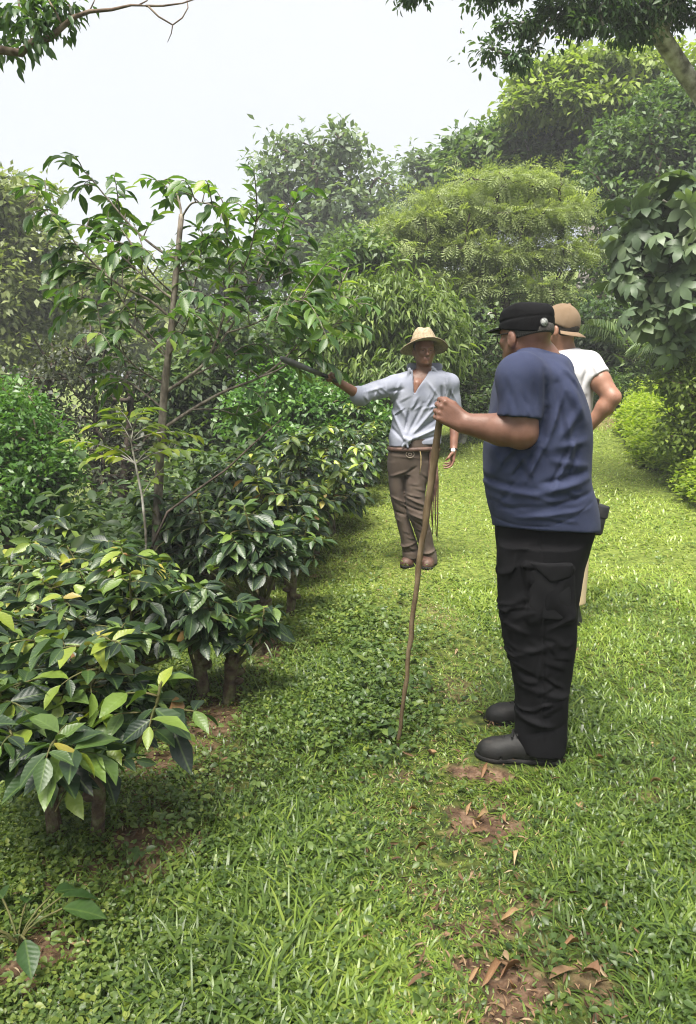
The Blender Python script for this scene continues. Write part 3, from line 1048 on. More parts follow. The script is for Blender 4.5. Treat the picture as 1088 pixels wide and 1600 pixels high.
F_HAZY = lm("foliage_grey_green", (.060, .095, .050), (.10, .145, .075), (.16, .21, .11))  # paler grey green puts distance haze into the leaf colour
F_MID = lm("foliage_mid_green", (.045, .085, .026), (.085, .140, .040), (.16, .22, .06))
F_DARK = lm("foliage_dark_green", (.022, .048, .018), (.050, .088, .030), (.11, .155, .05))
F_YEL = lm("foliage_yellow_green", (.085, .13, .022), (.15, .21, .035), (.24, .30, .06))
F_FEATHER = lm("foliage_feathery", (.135, .175, .07), (.205, .25, .10), (.29, .335, .145), trans=.35)
F_BRIGHT = lm("foliage_bright", (.040, .105, .020), (.075, .165, .03), (.14, .24, .05), rough=.38, spec=.5)
F_OLIVE = lm("foliage_olive", (.10, .13, .04), (.15, .185, .06), (.23, .26, .10))
F_TWIGGY = lm("foliage_dull", (.022, .028, .018), (.036, .046, .026), (.075, .085, .045))
F_PALMATE = lm("foliage_lobed", (.065, .10, .055), (.105, .15, .082), (.18, .23, .125), rough=.45)
F_OVER = lm("foliage_overhang", (.026, .055, .022), (.050, .098, .034), (.10, .16, .05), rough=.42, trans=.36)


def skeleton(trunks, targets, r, up=.25, seg=5, minfrac=.35, hang=2.0):
    nodes, par, plen = [], [], []
    ok = []
    for tr in trunks:
        for i, p in enumerate(tr):
            par.append(-1 if i == 0 else len(nodes) - 1)
            plen.append(0 if i == 0 else plen[-1] + np.linalg.norm(p - nodes[-1]))
            nodes.append(np.asarray(p, float))
            ok.append(i >= minfrac * (len(tr) - 1))
    N = np.array(nodes)
    T = np.array(targets)
    near = np.min(np.linalg.norm(T[:, None] - N[None], axis=2), axis=1)
    tips = []
    for ti in np.argsort(near):
        t = T[ti]
        A = np.array(nodes)
        d = np.linalg.norm(A - t, axis=1) + .22 * np.array(plen)
        d += hang * np.maximum(A[:, 2] - t[2], 0)
        d[~np.array(ok)] = 1e9
        j = int(np.argmin(d))
        p0 = nodes[j]
        ln = np.linalg.norm(t - p0)
        if par[j] >= 0:
            tan = norm(p0 - nodes[par[j]])
        else:
            tan = np.array([0, 0, 1.])
        ctl = p0 + tan * ln * .3 + np.array([0, 0, ln * up]) + r.normal(0, ln * .07, 3)
        bz = bezier(p0, (ctl + (p0 + t) / 2) / 2, t, seg + 1)[1:]
        prev = j
        for p in bz:
            par.append(prev)
            plen.append(plen[prev] + np.linalg.norm(p - nodes[prev]))
            nodes.append(p); ok.append(True)
            prev = len(nodes) - 1
        tips.append(prev)
    return np.array(nodes), np.array(par), tips


def branch_mesh(mb, nodes, par, tips, r_root, r_tip, sides=(9, 4)):
    n = len(nodes)
    cnt = np.zeros(n)
    kids = [[] for _ in range(n)]
    for i, p in enumerate(par):
        if p >= 0:
            kids[p].append(i)
    for i in range(n - 1, -1, -1):
        if not kids[i]:
            cnt[i] = 1
        if par[i] >= 0:
            cnt[par[i]] += cnt[i]
    roots = [i for i in range(n) if par[i] < 0]
    mx = max(cnt[i] for i in roots)
    rad = r_tip + (r_root - r_tip) * (cnt / mx) ** .55
    for rt in roots:      # root flare
        i, k = rt, 0
        while kids[i] and k < 3:
            rad[i] *= [1.35, 1.12, 1.03][k]
            i = max(kids[i], key=lambda c: cnt[c]); k += 1
    stack = [(rt, None) for rt in roots]
    while stack:
        i, start = stack.pop()
        chain = [i] if start is None else [start, i]
        while kids[i]:
            ks = sorted(kids[i], key=lambda c: -cnt[c])
            for c in ks[1:]:
                stack.append((c, i))
            i = ks[0]
            chain.append(i)
        if len(chain) < 2:
            continue
        rr = rad[chain].copy()
        if start is not None:
            rr[0] = min(rr[0], rr[1] * 1.25)
        mb.tube(nodes[chain], rr, sides[0] if rr.max() > r_root * .3 else sides[1], cap=False)


def px_lobes(lobes, Y):
    """Lobes given as they look in the photograph, turned into ellipsoids of real size at depth Y (+dy)."""
    out_ = []
    for L_ in lobes:
        px, py, rx, ry = L_[:4]
        dy = L_[4] if len(L_) > 4 else 0.0
        y = Y + dy
        d = ray(px, py)
        t = y / d[1]
        a, c = rx * t / FPX, ry * t / FPX
        b = L_[5] if len(L_) > 5 else a * .85
        out_.append((np.array([0, 0, CAM_Z]) + d * t, np.array([a, b, c])))
    return out_


def tree(name, label, cat, base, lobes, mat, K=80, per=70, leaf=.15, wid=.5, kind='small', trunk_r=.15, clump=.35, flat=.6, bark=None, seed=0,
         droop=.25, trunks=None, group=None, inner=.45, up=.2, minfrac=.4, bare=0, tint0=.45, tvar=.16, lvar=.17, fork=None, partn=("trunk", "crown"), hang=2.0):
    r = np.random.default_rng(seed + 1000)
    base = np.asarray(base, float)
    root = empty(name, base, label, cat, group)
    vol = np.array([np.prod(h) ** .8 for _, h in lobes])
    vol /= vol.sum()
    tg, hi = [], []
    for (c, h), w in zip(lobes, vol):
        k = max(3, int(round(K * w)))
        v = norm(r.normal(0, 1, (k, 3)))
        rr = (inner + (1 - inner) * r.random(k) ** .6)[:, None] * np.where(r.random((k, 1)) < .22, r.uniform(1.05, 1.5, (k, 1)), 1)
        v[:, 2] = np.where(v[:, 2] < -.35, -v[:, 2] * r.uniform(-.6, 1, k), v[:, 2])
        tg.append(c + v * rr * h)
    tg = np.concatenate(tg)
    tg[:, 2] = np.maximum(tg[:, 2], terrain(tg[:, 0], tg[:, 1]) + .15)
    if trunks is None:
        cen = sum(c * w for (c, h), w in zip(lobes, vol))
        low = min(c[2] - h[2] * .5 for c, h in lobes)
        topz = max(c[2] + h[2] * .3 for c, h in lobes)
        p1 = np.array([base[0] * .5 + cen[0] * .5, base[1] * .5 + cen[1] * .5, base[2] * .35 + low * .65])
        p2 = np.array([cen[0], cen[1], max(cen[2], low * .4 + topz * .6)])
        bz = np.vstack([[base - [0, 0, .3]], bezier(base, p1, p2, 10)])
        bz[2:-1] += r.normal(0, trunk_r * .35, (len(bz) - 3, 3)) * [1, 1, .2]
        trunks = [bz]
    nodes, par, tips = skeleton(trunks, tg, r, up=up, minfrac=minfrac, hang=hang)
    tm = MB()
    branch_mesh(tm, nodes, par, tips, trunk_r, max(.006, trunk_r * .05))
    tpl = dict(small=LEAF_SMALL, med=LEAF_MED, spray=SPRAY, palmate=PALMATE, big=LEAF_BIG)[kind]
    cl = MB()
    # clumps at the twig ends and a few along the outer twigs
    ends = nodes[tips]
    mids = nodes[np.maximum(np.array(tips) - 2, 0)]
    C = np.concatenate([ends, mids[r.random(len(mids)) < .5]])
    if bare:
        C = C[r.random(len(C)) > bare]
    m_ = np.maximum(1, r.poisson(per, len(C)))
    cs = np.repeat(np.arange(len(C)), m_)
    n = len(cs)
    csz = (clump * r.lognormal(-.05, .38, len(C)))[cs][:, None]
    off = norm(r.normal(0, 1, (n, 3))) * (r.random(n)[:, None] ** .45) * csz * np.array([1, 1, flat])
    pos = C[cs] + off
    outw = norm(off + 1e-6)
    d = outw * .7 + norm(r.normal(0, 1, (n, 3))) * .7 - np.array([0, 0, droop])
    nm = np.array([0, 0, 1.0]) + r.normal(0, .45, (n, 3)) + outw * .35
    ct = r.normal(tint0, tvar, len(C))[cs]
    tint = np.clip(ct + r.normal(0, lvar, n), 0, 1)
    ln = leaf * r.uniform(.65, 1.3, n)
    pos[:, 2] = np.maximum(pos[:, 2], terrain(pos[:, 0], pos[:, 1]) + .03)
    scatter(cl, tpl, pos, d, nm, ln, ln * wid * r.uniform(.8, 1.2, n), tint)
    tm.build(partn[0], bark or BARK, root)
    cl.build(partn[1], mat, root)
    return root


def gnd(px, Y):
    return on_ground((px - 544) / FPX * Y * 1.0, Y)


FAR = "forest trees closing off the clearing"
# --- farthest: the pale tree in the middle and its neighbours
tree("broadleaf_tree", "pale hazy tree with open airy crown standing against the sky in the middle", "tree", gnd(520, 26),
     px_lobes([(455, 262, 62, 48), (525, 250, 62, 45), (580, 300, 48, 50), (500, 330, 95, 60), (425, 330, 40, 50), (600, 360, 45, 50), (520, 400, 110, 60)], 26),
     F_HAZY, K=190, per=32, leaf=.26, wid=.55, trunk_r=.25, clump=.62, flat=.7, bark=BARK_DARK, seed=1, inner=.5, group=FAR)
tree("broadleaf_tree", "small pale tree between the middle tree and the tall right hand canopy", "tree", gnd(668, 28),
     px_lobes([(665, 275, 38, 35), (690, 300, 40, 40), (645, 320, 35, 40), (680, 360, 60, 60)], 28), F_HAZY, K=70, per=45, leaf=.24, trunk_r=.2, clump=.6, bark=BARK_DARK, seed=2, group=FAR)
tree("broadleaf_tree", "hazy low tree behind the crown of the slender tree, at mid height", "tree", gnd(330, 27),
     px_lobes([(330, 450, 70, 55), (400, 430, 60, 60), (270, 470, 60, 45), (340, 540, 110, 70)], 27), F_HAZY, K=130, per=60, leaf=.26, trunk_r=.22, clump=.7, bark=BARK_DARK, seed=3, group=FAR)
tree("broadleaf_tree", "olive tree filling the gap behind the left branches of the slender tree", "tree", gnd(180, 24),
     px_lobes([(160, 460, 60, 45), (215, 480, 60, 50), (110, 480, 60, 60), (170, 560, 110, 80)], 24), F_OLIVE, K=130, per=60, leaf=.24, trunk_r=.2, clump=.65, bark=BARK_DARK, seed=4, group=FAR)
# --- left edge
tree("broadleaf_tree", "tall olive yellow tree cut by the left edge of the picture", "tree", gnd(-40, 17),
     px_lobes([(20, 330, 70, 48), (-60, 310, 80, 50), (55, 400, 60, 55), (-10, 440, 100, 70), (40, 500, 70, 60), (-40, 570, 110, 80)], 17),
     F_OLIVE, K=200, per=75, leaf=.17, trunk_r=.2, clump=.5, flat=.65, seed=5, group=FAR)
tree("twiggy_bush", "dark dull bush with many bare purplish twigs at the left behind the coffee rows", "bush", gnd(130, 9.5),
     px_lobes([(80, 580, 60, 55), (140, 560, 60, 50), (190, 620, 55, 60), (100, 660, 80, 70), (160, 730, 90, 70), (220, 700, 50, 60)], 9.5),
     F_TWIGGY, K=260, per=15, leaf=.075, trunk_r=.07, clump=.24, bark=BARK_DARK, seed=6, inner=.3, partn=("stem", "foliage"),
     trunks=[np.linspace(gnd(p, 9.5 + q) - [0, 0, .2], P(p2, 620, 9.5 + q), 8) for p, p2, q in [(110, 70, 0), (140, 150, .3), (170, 205, -.2), (60, 40, .2)]])
tree("round_bush", "bright green round bush with small shiny leaves cut by the left edge", "bush", gnd(20, 6.6),
     px_lobes([(40, 680, 50, 50, 0), (-20, 660, 70, 60, .2), (70, 740, 45, 60, -.1), (20, 780, 80, 80, -.1), (60, 830, 50, 55), (-40, 800, 80, 90)], 6.6),
     F_BRIGHT, K=230, per=62, leaf=.060, wid=.5, trunk_r=.05, clump=.19, flat=.75, seed=7, inner=.55, droop=.1, partn=("stem", "foliage"))
tree("broadleaf_tree", "dark leafy tree behind the lower trunk of the slender tree", "tree", gnd(330, 11),
     px_lobes([(300, 600, 70, 60), (370, 560, 60, 60), (330, 670, 90, 60), (400, 640, 60, 60), (260, 680, 60, 60), (360, 720, 80, 50)], 11),
     F_DARK, K=200, per=55, leaf=.12, trunk_r=.12, clump=.32, seed=8, bark=BARK_DARK, tint0=.55)
tree("leafy_bush", "glossy small leaved bush above the coffee, below the machete", "bush", gnd(450, 9.2),
     px_lobes([(440, 620, 50, 45), (500, 640, 50, 45), (400, 660, 50, 50), (470, 680, 80, 50), (560, 660, 45, 45)], 9.2),
     F_BRIGHT, K=190, per=60, leaf=.075, trunk_r=.05, clump=.22, seed=9, inner=.5, tint0=.38, partn=("stem", "foliage"))
tree("lance_leaved_tree", "yellow green shrubby tree with narrow drooping leaves right behind the farmer's hat", "tree", gnd(610, 10.5),
     px_lobes([(600, 480, 60, 45), (660, 500, 50, 50), (560, 530, 60, 50), (640, 560, 60, 60), (590, 590, 70, 50), (690, 560, 30, 50)], 10.5),
     lm("foliage_lance", (.06, .10, .025), (.115, .17, .04), (.22, .28, .08), trans=.35), K=230, per=52, leaf=.135, wid=.26, kind='med', trunk_r=.06, clump=.3, flat=.7, seed=10, droop=.75, inner=.35, bark=BARK_PALE)
tree("broadleaf_tree", "mid green bush tree behind the outstretched arm, left of the hat", "tree", gnd(500, 12.5),
     px_lobes([(470, 500, 50, 45), (530, 470, 45, 45), (510, 550, 70, 55), (440, 560, 50, 45), (560, 420, 50, 45)], 12.5),
     F_MID, K=170, per=60, leaf=.12, trunk_r=.09, clump=.34, seed=11)
tree("dark_bush", "dark bush with pale bare twigs between the farmer and the man in navy", "bush", gnd(722, 11.5),
     px_lobes([(735, 560, 45, 50), (775, 540, 45, 55), (735, 630, 50, 45), (700, 600, 40, 50), (770, 640, 40, 45)], 11.5),
     F_DARK, K=150, per=32, leaf=.085, trunk_r=.06, clump=.25, seed=12, inner=.3, bark=BARK_PALE, tint0=.6, partn=("stem", "foliage"))
# --- centre right: the feathery tree
fe = [np.array([gnd(px0, 13.0 + q) - [0, 0, .3], P((px0 + px1) / 2 + 4, 520, 13 + q * .7), P(px1, 440, 13 + q * .5), P(px2, 380, 13.0)]) for px0, px1, px2, q in
      [(790, 788, 770, 0), (800, 760, 690, .5), (835, 868, 905, -.4), (842, 885, 930, .5)]]
fe = [np.vstack([bezier(t[0], t[1], t[2], 6), bezier(t[2], (t[2] + t[3]) / 2 + [0, 0, .1], t[3], 4)[1:]]) for t in fe]
tree("feathery_tree", "light green spreading tree with fine feathery foliage in flat tiers, above the two visitors", "tree", gnd(800, 13),
     px_lobes([(700, 316, 60, 18), (785, 288, 70, 20), (855, 298, 45, 22), (635, 356, 60, 16), (740, 348, 85, 18), (845, 346, 70, 20), (608, 402, 46, 14), (690, 398, 80, 18), (800, 402, 85, 18),
               (885, 396, 40, 22), (645, 446, 50, 12), (745, 448, 55, 14), (850, 458, 50, 14), (895, 330, 25, 24)], 13),
     F_FEATHER, K=330, per=15, leaf=.22, wid=.62, kind='spray', trunk_r=.085, clump=.33, flat=.34, seed=13, trunks=fe, droop=.12, up=.1, bark=BARK_DARK, minfrac=.5, inner=.2)
# --- tall layered canopy behind it
tree("layered_tree", "tall tree with yellow green flat layered top at the upper right", "tree", gnd(900, 19),
     px_lobes([(870, 130, 60, 26), (940, 115, 80, 28), (1010, 120, 60, 40), (840, 165, 50, 28), (910, 175, 80, 30), (990, 180, 70, 40)], 19),
     F_YEL, K=190, per=62, leaf=.19, trunk_r=.24, clump=.5, flat=.42, seed=14, bark=BARK_PALE, group=FAR, tint0=.6)
tree("layered_tree", "grey green layered tree just under the yellow green top", "tree", gnd(830, 20.5),
     px_lobes([(840, 215, 80, 34), (760, 235, 60, 28), (905, 245, 80, 36), (720, 255, 35, 25), (800, 275, 90, 35), (860, 310, 80, 40), (740, 290, 50, 30)], 20.5),
     F_MID, K=230, per=62, leaf=.20, trunk_r=.24, clump=.52, flat=.5, seed=15, bark=BARK_PALE, group=FAR)
tree("broadleaf_tree", "large dense dark tree at the right, behind the lobed leaves", "tree", gnd(1000, 16.5),
     px_lobes([(1040, 200, 75, 60), (980, 250, 70, 55), (1080, 260, 70, 80), (950, 320, 60, 50), (1030, 330, 90, 70), (960, 400, 60, 50), (1060, 420, 80, 70), (940, 460, 45, 40)], 16.5),
     F_MID, K=330, per=80, leaf=.13, trunk_r=.26, clump=.46, flat=.6, seed=16, tint0=.3, group=FAR)
tree("broadleaf_tree", "deep green tree under the feathery tiers, behind the black cap", "tree", gnd(770, 17),
     px_lobes([(740, 490, 70, 45), (820, 490, 70, 45), (680, 500, 60, 50), (780, 550, 90, 50), (880, 520, 60, 60), (900, 590, 70, 45)], 17),
     F_DARK, K=220, per=60, leaf=.16, trunk_r=.16, clump=.48, seed=17, bark=BARK_DARK, tint0=.5, group=FAR)
tree("broadleaf_tree", "shadowy tree behind the man in the white shirt", "tree", gnd(960, 14.8),
     px_lobes([(930, 520, 50, 45), (985, 500, 50, 40), (950, 580, 60, 35), (1010, 560, 50, 40)], 14.8),
     F_DARK, K=150, per=45, leaf=.13, trunk_r=.12, clump=.38, seed=18, bark=BARK_DARK, tint0=.4, inner=.3)
tree("broadleaf_tree", "rounded mid green tree far back in the gap left of the feathery tree", "tree", gnd(590, 24),
     px_lobes([(600, 420, 60, 45), (640, 390, 40, 40), (560, 450, 60, 50), (620, 480, 80, 50)], 24), F_MID, K=120, per=60, leaf=.22, trunk_r=.18, clump=.6, seed=19, group=FAR, tint0=.6)
# --- lobed-leaf tree at the right edge
tree("lobed_leaf_tree", "tree with big pale lobed drooping leaves at the right edge", "tree", gnd(1230, 8.4),
     px_lobes([(1045, 340, 50, 24), (1095, 330, 55, 34), (1000, 395, 26, 20), (1060, 405, 46, 30), (1110, 420, 50, 50), (1005, 440, 22, 16), (1040, 475, 34, 22), (1085, 490, 50, 35), (1015, 500, 14, 14), (1060, 530, 26, 16)], 8.2),
     F_PALMATE, K=80, per=5, leaf=.19, wid=1.0, kind='palmate', trunk_r=.05, clump=.25, flat=.8, seed=20, droop=.6, lvar=.22, trunks=[np.array([gnd(1320, 8.4) - [0, 0, .3], P(1250, 560, 8.4), P(1190, 450, 8.3), P(1130, 400, 8.2), P(1090, 370, 8.2)])], bark=BARK_PALE, tint0=.5, tvar=.2)
# --- bushes along the back of the path and on the bank
tree("leafy_bush", "yellow green bush at the right edge on top of the weedy bank", "bush", gnd(1090, 8.6),
     px_lobes([(1075, 560, 25, 30), (1050, 605, 30, 25), (1100, 610, 50, 50), (1085, 660, 40, 30), (1060, 690, 30, 20)], 8.4), F_YEL, K=95, per=45, leaf=.07, trunk_r=.03, clump=.2, seed=21, partn=("stem", "foliage"))
tree("leafy_bush", "grey green bush at the head of the path, left of the weedy bank", "bush", gnd(1020, 13.6),
     px_lobes([(1000, 600, 35, 28), (1035, 590, 30, 30), (960, 612, 30, 20)], 13.6), F_MID, K=90, per=45, leaf=.10, wid=.3, trunk_r=.04, clump=.28, seed=22, partn=("stem", "foliage"))

# --- palms in the dark gap
PALM = lm("foliage_palm", (.05, .09, .03), (.09, .14, .05), (.15, .20, .08))


def palm(px, Y, n, ln, label, seed, up=.9):
    r = np.random.default_rng(seed)
    g_ = gnd(px, Y)
    root = empty("palm", g_, label, "palm", "young palms at the dark head of the path")
    st, fr = MB(), MB()
    crown = g_ + np.array([0, 0, ln * .5])
    st.tube([g_ - [0, 0, .1], g_ + [0, 0, ln * .25], crown], [.06, .05, .035], 8)
    pos, dr, nm, l_ = [], [], [], []
    for k in range(n):
        a = k * 2.4 + r.uniform(-.3, .3)
        el = r.uniform(.5, 1.35)
        d0 = np.array([math.cos(a) * math.cos(el), math.sin(a) * math.cos(el), math.sin(el)])
        L_ = ln * r.uniform(.7, 1.1)
        e = crown + d0 * L_ * .9 + np.array([math.cos(a), math.sin(a), -1.0]) * L_ * .3
        b = bezier(crown, crown + d0 * L_ * .6, e, 14)
        st.tube(b, np.linspace(.012, .003, 14), 4)
        for i in range(2, 14):
            ax = norm(b[min(i + 1, 13)] - b[i - 1])
            sd = norm(np.cross(ax, [0, 0, 1]))
            for s in (-1, 1):
                for q in range(2):
                    pos.append(b[i] - (b[i] - b[i - 1]) * q * .5); dr.append(ax * .7 + sd * s + [0, 0, -.45]); l_.append(L_ * .30 * math.sin(.35 + 2.5 * i / 14))
                    nm.append([0, 0, 1.0])
    scatter(fr, LEAF_MED, np.array(pos), np.array(dr), np.array(nm) + r.normal(0, .15, (len(nm), 3)), np.array(l_), .035, r.random(len(l_)))
    st.build("stem", BARK_DARK, root)
    fr.build("fronds", PALM, root)


palm(985, 14.0, 13, 1.5, "young palm in the dark gap right of the white shirt", 3)
palm(1022, 14.4, 11, 1.3, "young palm nearest the weedy bank", 4)
palm(945, 14.6, 11, 1.2, "young palm partly behind the bent elbow", 5)

# --- tree leaning in over the top right corner
tr_ = np.vstack([bezier(on_ground(5.2, 8.6) - [0, 0, .3], P(1200, 330, 8.6), P(1096, 150, 8.3), 7), bezier(P(1096, 150, 8.3), P(1060, 100, 8.2), P(1035, 60, 8.0), 4)[1:],
                 bezier(P(1035, 60, 8.0), P(1015, 15, 7.8), P(985, -60, 7.6), 4)[1:]])
tree("overhanging_tree", "tree with pale mottled leaning trunk and dark foliage over the top right corner", "tree", tr_[1] * [1, 1, 0] + [0, 0, float(terrain(tr_[1][0], tr_[1][1]))],
     px_lobes([(965, 18, 60, 24), (880, 26, 50, 20), (808, 40, 34, 13), (768, 74, 16, 7), (905, 52, 46, 12), (1040, 10, 45, 28), (990, 45, 40, 12), (645, -10, 7, 5, -.4), (640, -50, 16, 10, -.4), (690, -70, 40, 14, -.2), (740, -75, 40, 14),
               (790, -20, 50, 16), (900, -60, 110, 45), (1060, -70, 90, 60), (1125, 20, 40, 50), (812, 96, 8, 4)], 7.8),
     F_OVER, K=260, per=52, leaf=.066, wid=.42, kind='med', trunk_r=.085, clump=.14, flat=.7, seed=23, bark=BARK_PALE, trunks=[tr_], minfrac=.66, droop=.4, up=.08, inner=.25, hang=.1)

# --- tree standing outside the left edge: one limb reaches into the top left corner, its unseen crown is placed overhead to shade the near turf
def shade_tree():
    Yb = 5.0
    root_p = on_ground(-4.3, 3.9)
    root = empty("overhanging_tree", root_p, "tree whose crooked limb with bare forked tip hangs into the top left corner", "tree")
    r = np.random.default_rng(77)
    tm, cl = MB(), MB()
    t1 = bezier(root_p - [0, 0, .3], root_p + [.1, 0, 2.0], np.array([-3.9, 4.4, 3.2]), 9)
    t2 = bezier(t1[-1], np.array([-4.0, 4.0, 4.4]), np.array([-3.2, 1.8, 5.9]), 7)
    lobes = [(np.array([-2.6, 1.2, 6.4]), np.array([1.5, 1.3, .75])), (np.array([-1.2, -.6, 6.6]), np.array([1.6, 1.3, .8])), (np.array([.6, -.9, 6.9]), np.array([1.5, 1.2, .7])),
             (np.array([-2.2, -1.2, 6.2]), np.array([1.5, 1.3, .7])), (np.array([-4.6, 3.0, 6.6]), np.array([1.5, 1.5, .9]))]
    tg = []
    for c, h in lobes:
        v = norm(r.normal(0, 1, (26, 3)))
        tg.append(c + v * h * (.3 + .7 * r.random(26) ** .6)[:, None])
    nodes, par, tips = skeleton([np.vstack([t1, t2[1:]])], np.concatenate(tg), r, up=.12, minfrac=.7)
    branch_mesh(tm, nodes, par, tips, .17, .008)
    limb = np.array([t1[-1]] + [P(a, b, Yb) for a, b in [(-120, 55), (-50, 72), (0, 78), (33, 83), (52, 65), (78, 60), (98, 42), (115, 27), (140, 18), (175, 15), (205, 8), (228, 9)]])
    tm.tube(limb, np.linspace(.06, .0085, len(limb)) * np.where(np.arange(len(limb)) > 1, .55, 1), 8)
    for tw, r0 in [([(228, 9), (255, 9), (285, 5), (310, -3)], .0075), ([(232, 10), (248, 26), (270, 39), (285, 28), (294, 12), (292, -4)], .0065), ([(270, 39), (268, 52), (262, 66)], .004),
                   ([(140, 18), (146, 5), (152, -8)], .005), ([(215, 9), (230, 1), (236, -8)], .005), ([(105, 35), (112, 15), (100, -5)], .008), ([(60, 63), (50, 35), (30, 10), (28, -20)], .012), ([(33, 83), (15, 55), (0, 20)], .010),
                   ([(98, 42), (85, 15), (70, -10)], .009)]:
        pts = np.array([P(a, b, Yb + .02 * i) for i, (a, b) in enumerate(tw)])
        tm.tube(pts, np.linspace(r0, r0 * .45, len(pts)), 5)
    pos, dr = [], []
    cen = [(10, 65), (25, 40), (45, 30), (20, 15), (60, 15), (75, 28), (85, 8), (100, 12), (5, 30), (50, 55), (40, 5), (110, 0), (-30, 30), (-40, 60), (65, 45), (-20, 0), (15, -20), (70, -20), (30, 65), (90, 30)]
    for a, b in cen:
        c = P(a, b, Yb + r.uniform(-.15, .2))
        for q in range(24):
            o_ = r.normal(0, .045, 3)
            pos.append(c + o_); dr.append(norm(o_) + [0, 0, -.5] + r.normal(0, .4, 3))
    nl = len(pos)
    pos, dr = np.array(pos), np.array(dr)
    ln = r.uniform(.06, .10, nl)
    scatter(cl, LEAF_MED, pos, dr, np.array([0, 0, 1.]) + r.normal(0, .4, (nl, 3)), ln, ln * .42, np.clip(r.normal(.45, .2, nl), 0, 1))
    C = nodes[tips]
    cs = np.repeat(np.arange(len(C)), SHADE_LEAVES)
    n_ = len(cs)
    off = norm(r.normal(0, 1, (n_, 3))) * r.random(n_)[:, None] ** .5 * .42 * np.array([1, 1, .5])
    ln = r.uniform(.08, .13, n_)
    scatter(cl, LEAF_SMALL, C[cs] + off, r.normal(0, 1, (n_, 3)) - [0, 0, .3], np.array([0, 0, 1.]) + r.normal(0, .4, (n_, 3)), ln, ln * .5, np.clip(r.normal(.45, .2, n_), 0, 1))
    tm.build("trunk", BARK, root)
    cl.build("crown", F_OVER, root)


shade_tree()

# --- weeds: bright ferny growth on the bank, darker growth under the trees
def weeds(name, n, xy, mat, h, per, leaf, seed, wid=.6, tpl=SPRAY):
    r = np.random.default_rng(seed)
    x, y = xy(r, n)
    z = terrain(x, y)
    m_ = len(x)
    hh = h * r.lognormal(0, .3, m_)
    cs = np.repeat(np.arange(m_), per)
    N_ = len(cs)
    a = r.uniform(0, 6.28, N_)
    el = r.uniform(.0, 1.1, N_)
    t = r.random(N_)
    pos = np.stack([x[cs] + r.normal(0, .09, N_), y[cs] + r.normal(0, .09, N_), z[cs] + hh[cs] * t], -1)
    d = np.stack([np.cos(a) * np.cos(el), np.sin(a) * np.cos(el), np.sin(el) - .15], -1)
    mb_ = MB()
    ln = leaf * r.uniform(.6, 1.3, N_)
    scatter(mb_, tpl, pos, d, np.array([0, 0, 1.]) + r.normal(0, .35, (N_, 3)), ln, ln * wid, np.clip(r.normal(.5, .13, m_)[cs] + r.normal(0, .15, N_), 0, 1))
    tag(mb_.build(name, mat), kind="stuff")


def on_bank(r, n):
    y = r.uniform(6.5, 15.5, n)
    x = bank_foot(y) + .06 * np.sin(y * 3) + np.abs(r.normal(0, .8, n)) - .05
    return x, y


F_WEED = leaf_mat("bank_weed_leaf", [(0, (.10, .16, .02)), (.5, (.20, .27, .035)), (1, (.32, .36, .06))], rough=.5, trans=.45, spec=.35)
weeds("bank_weeds", 5200, on_bank, F_WEED, .28, 34, .066, 1, wid=.5, tpl=LEAF_MED)
weeds("undergrowth", 650, lambda r, n: (r.uniform(-2.5, 8.5, n), r.uniform(13.5, 20, n)), F_DARK, .5, 9, .35, 2, wid=.5, tpl=LEAF_MED)
weeds("undergrowth", 1300, lambda r, n: (row_x(np.linspace(4.6, 14, n)) - 1.0 - np.abs(r.normal(0, 1.8, n)), np.linspace(4.6, 14, n)), F_DARK, .75, 18, .12, 3, wid=.5, tpl=LEAF_MED)
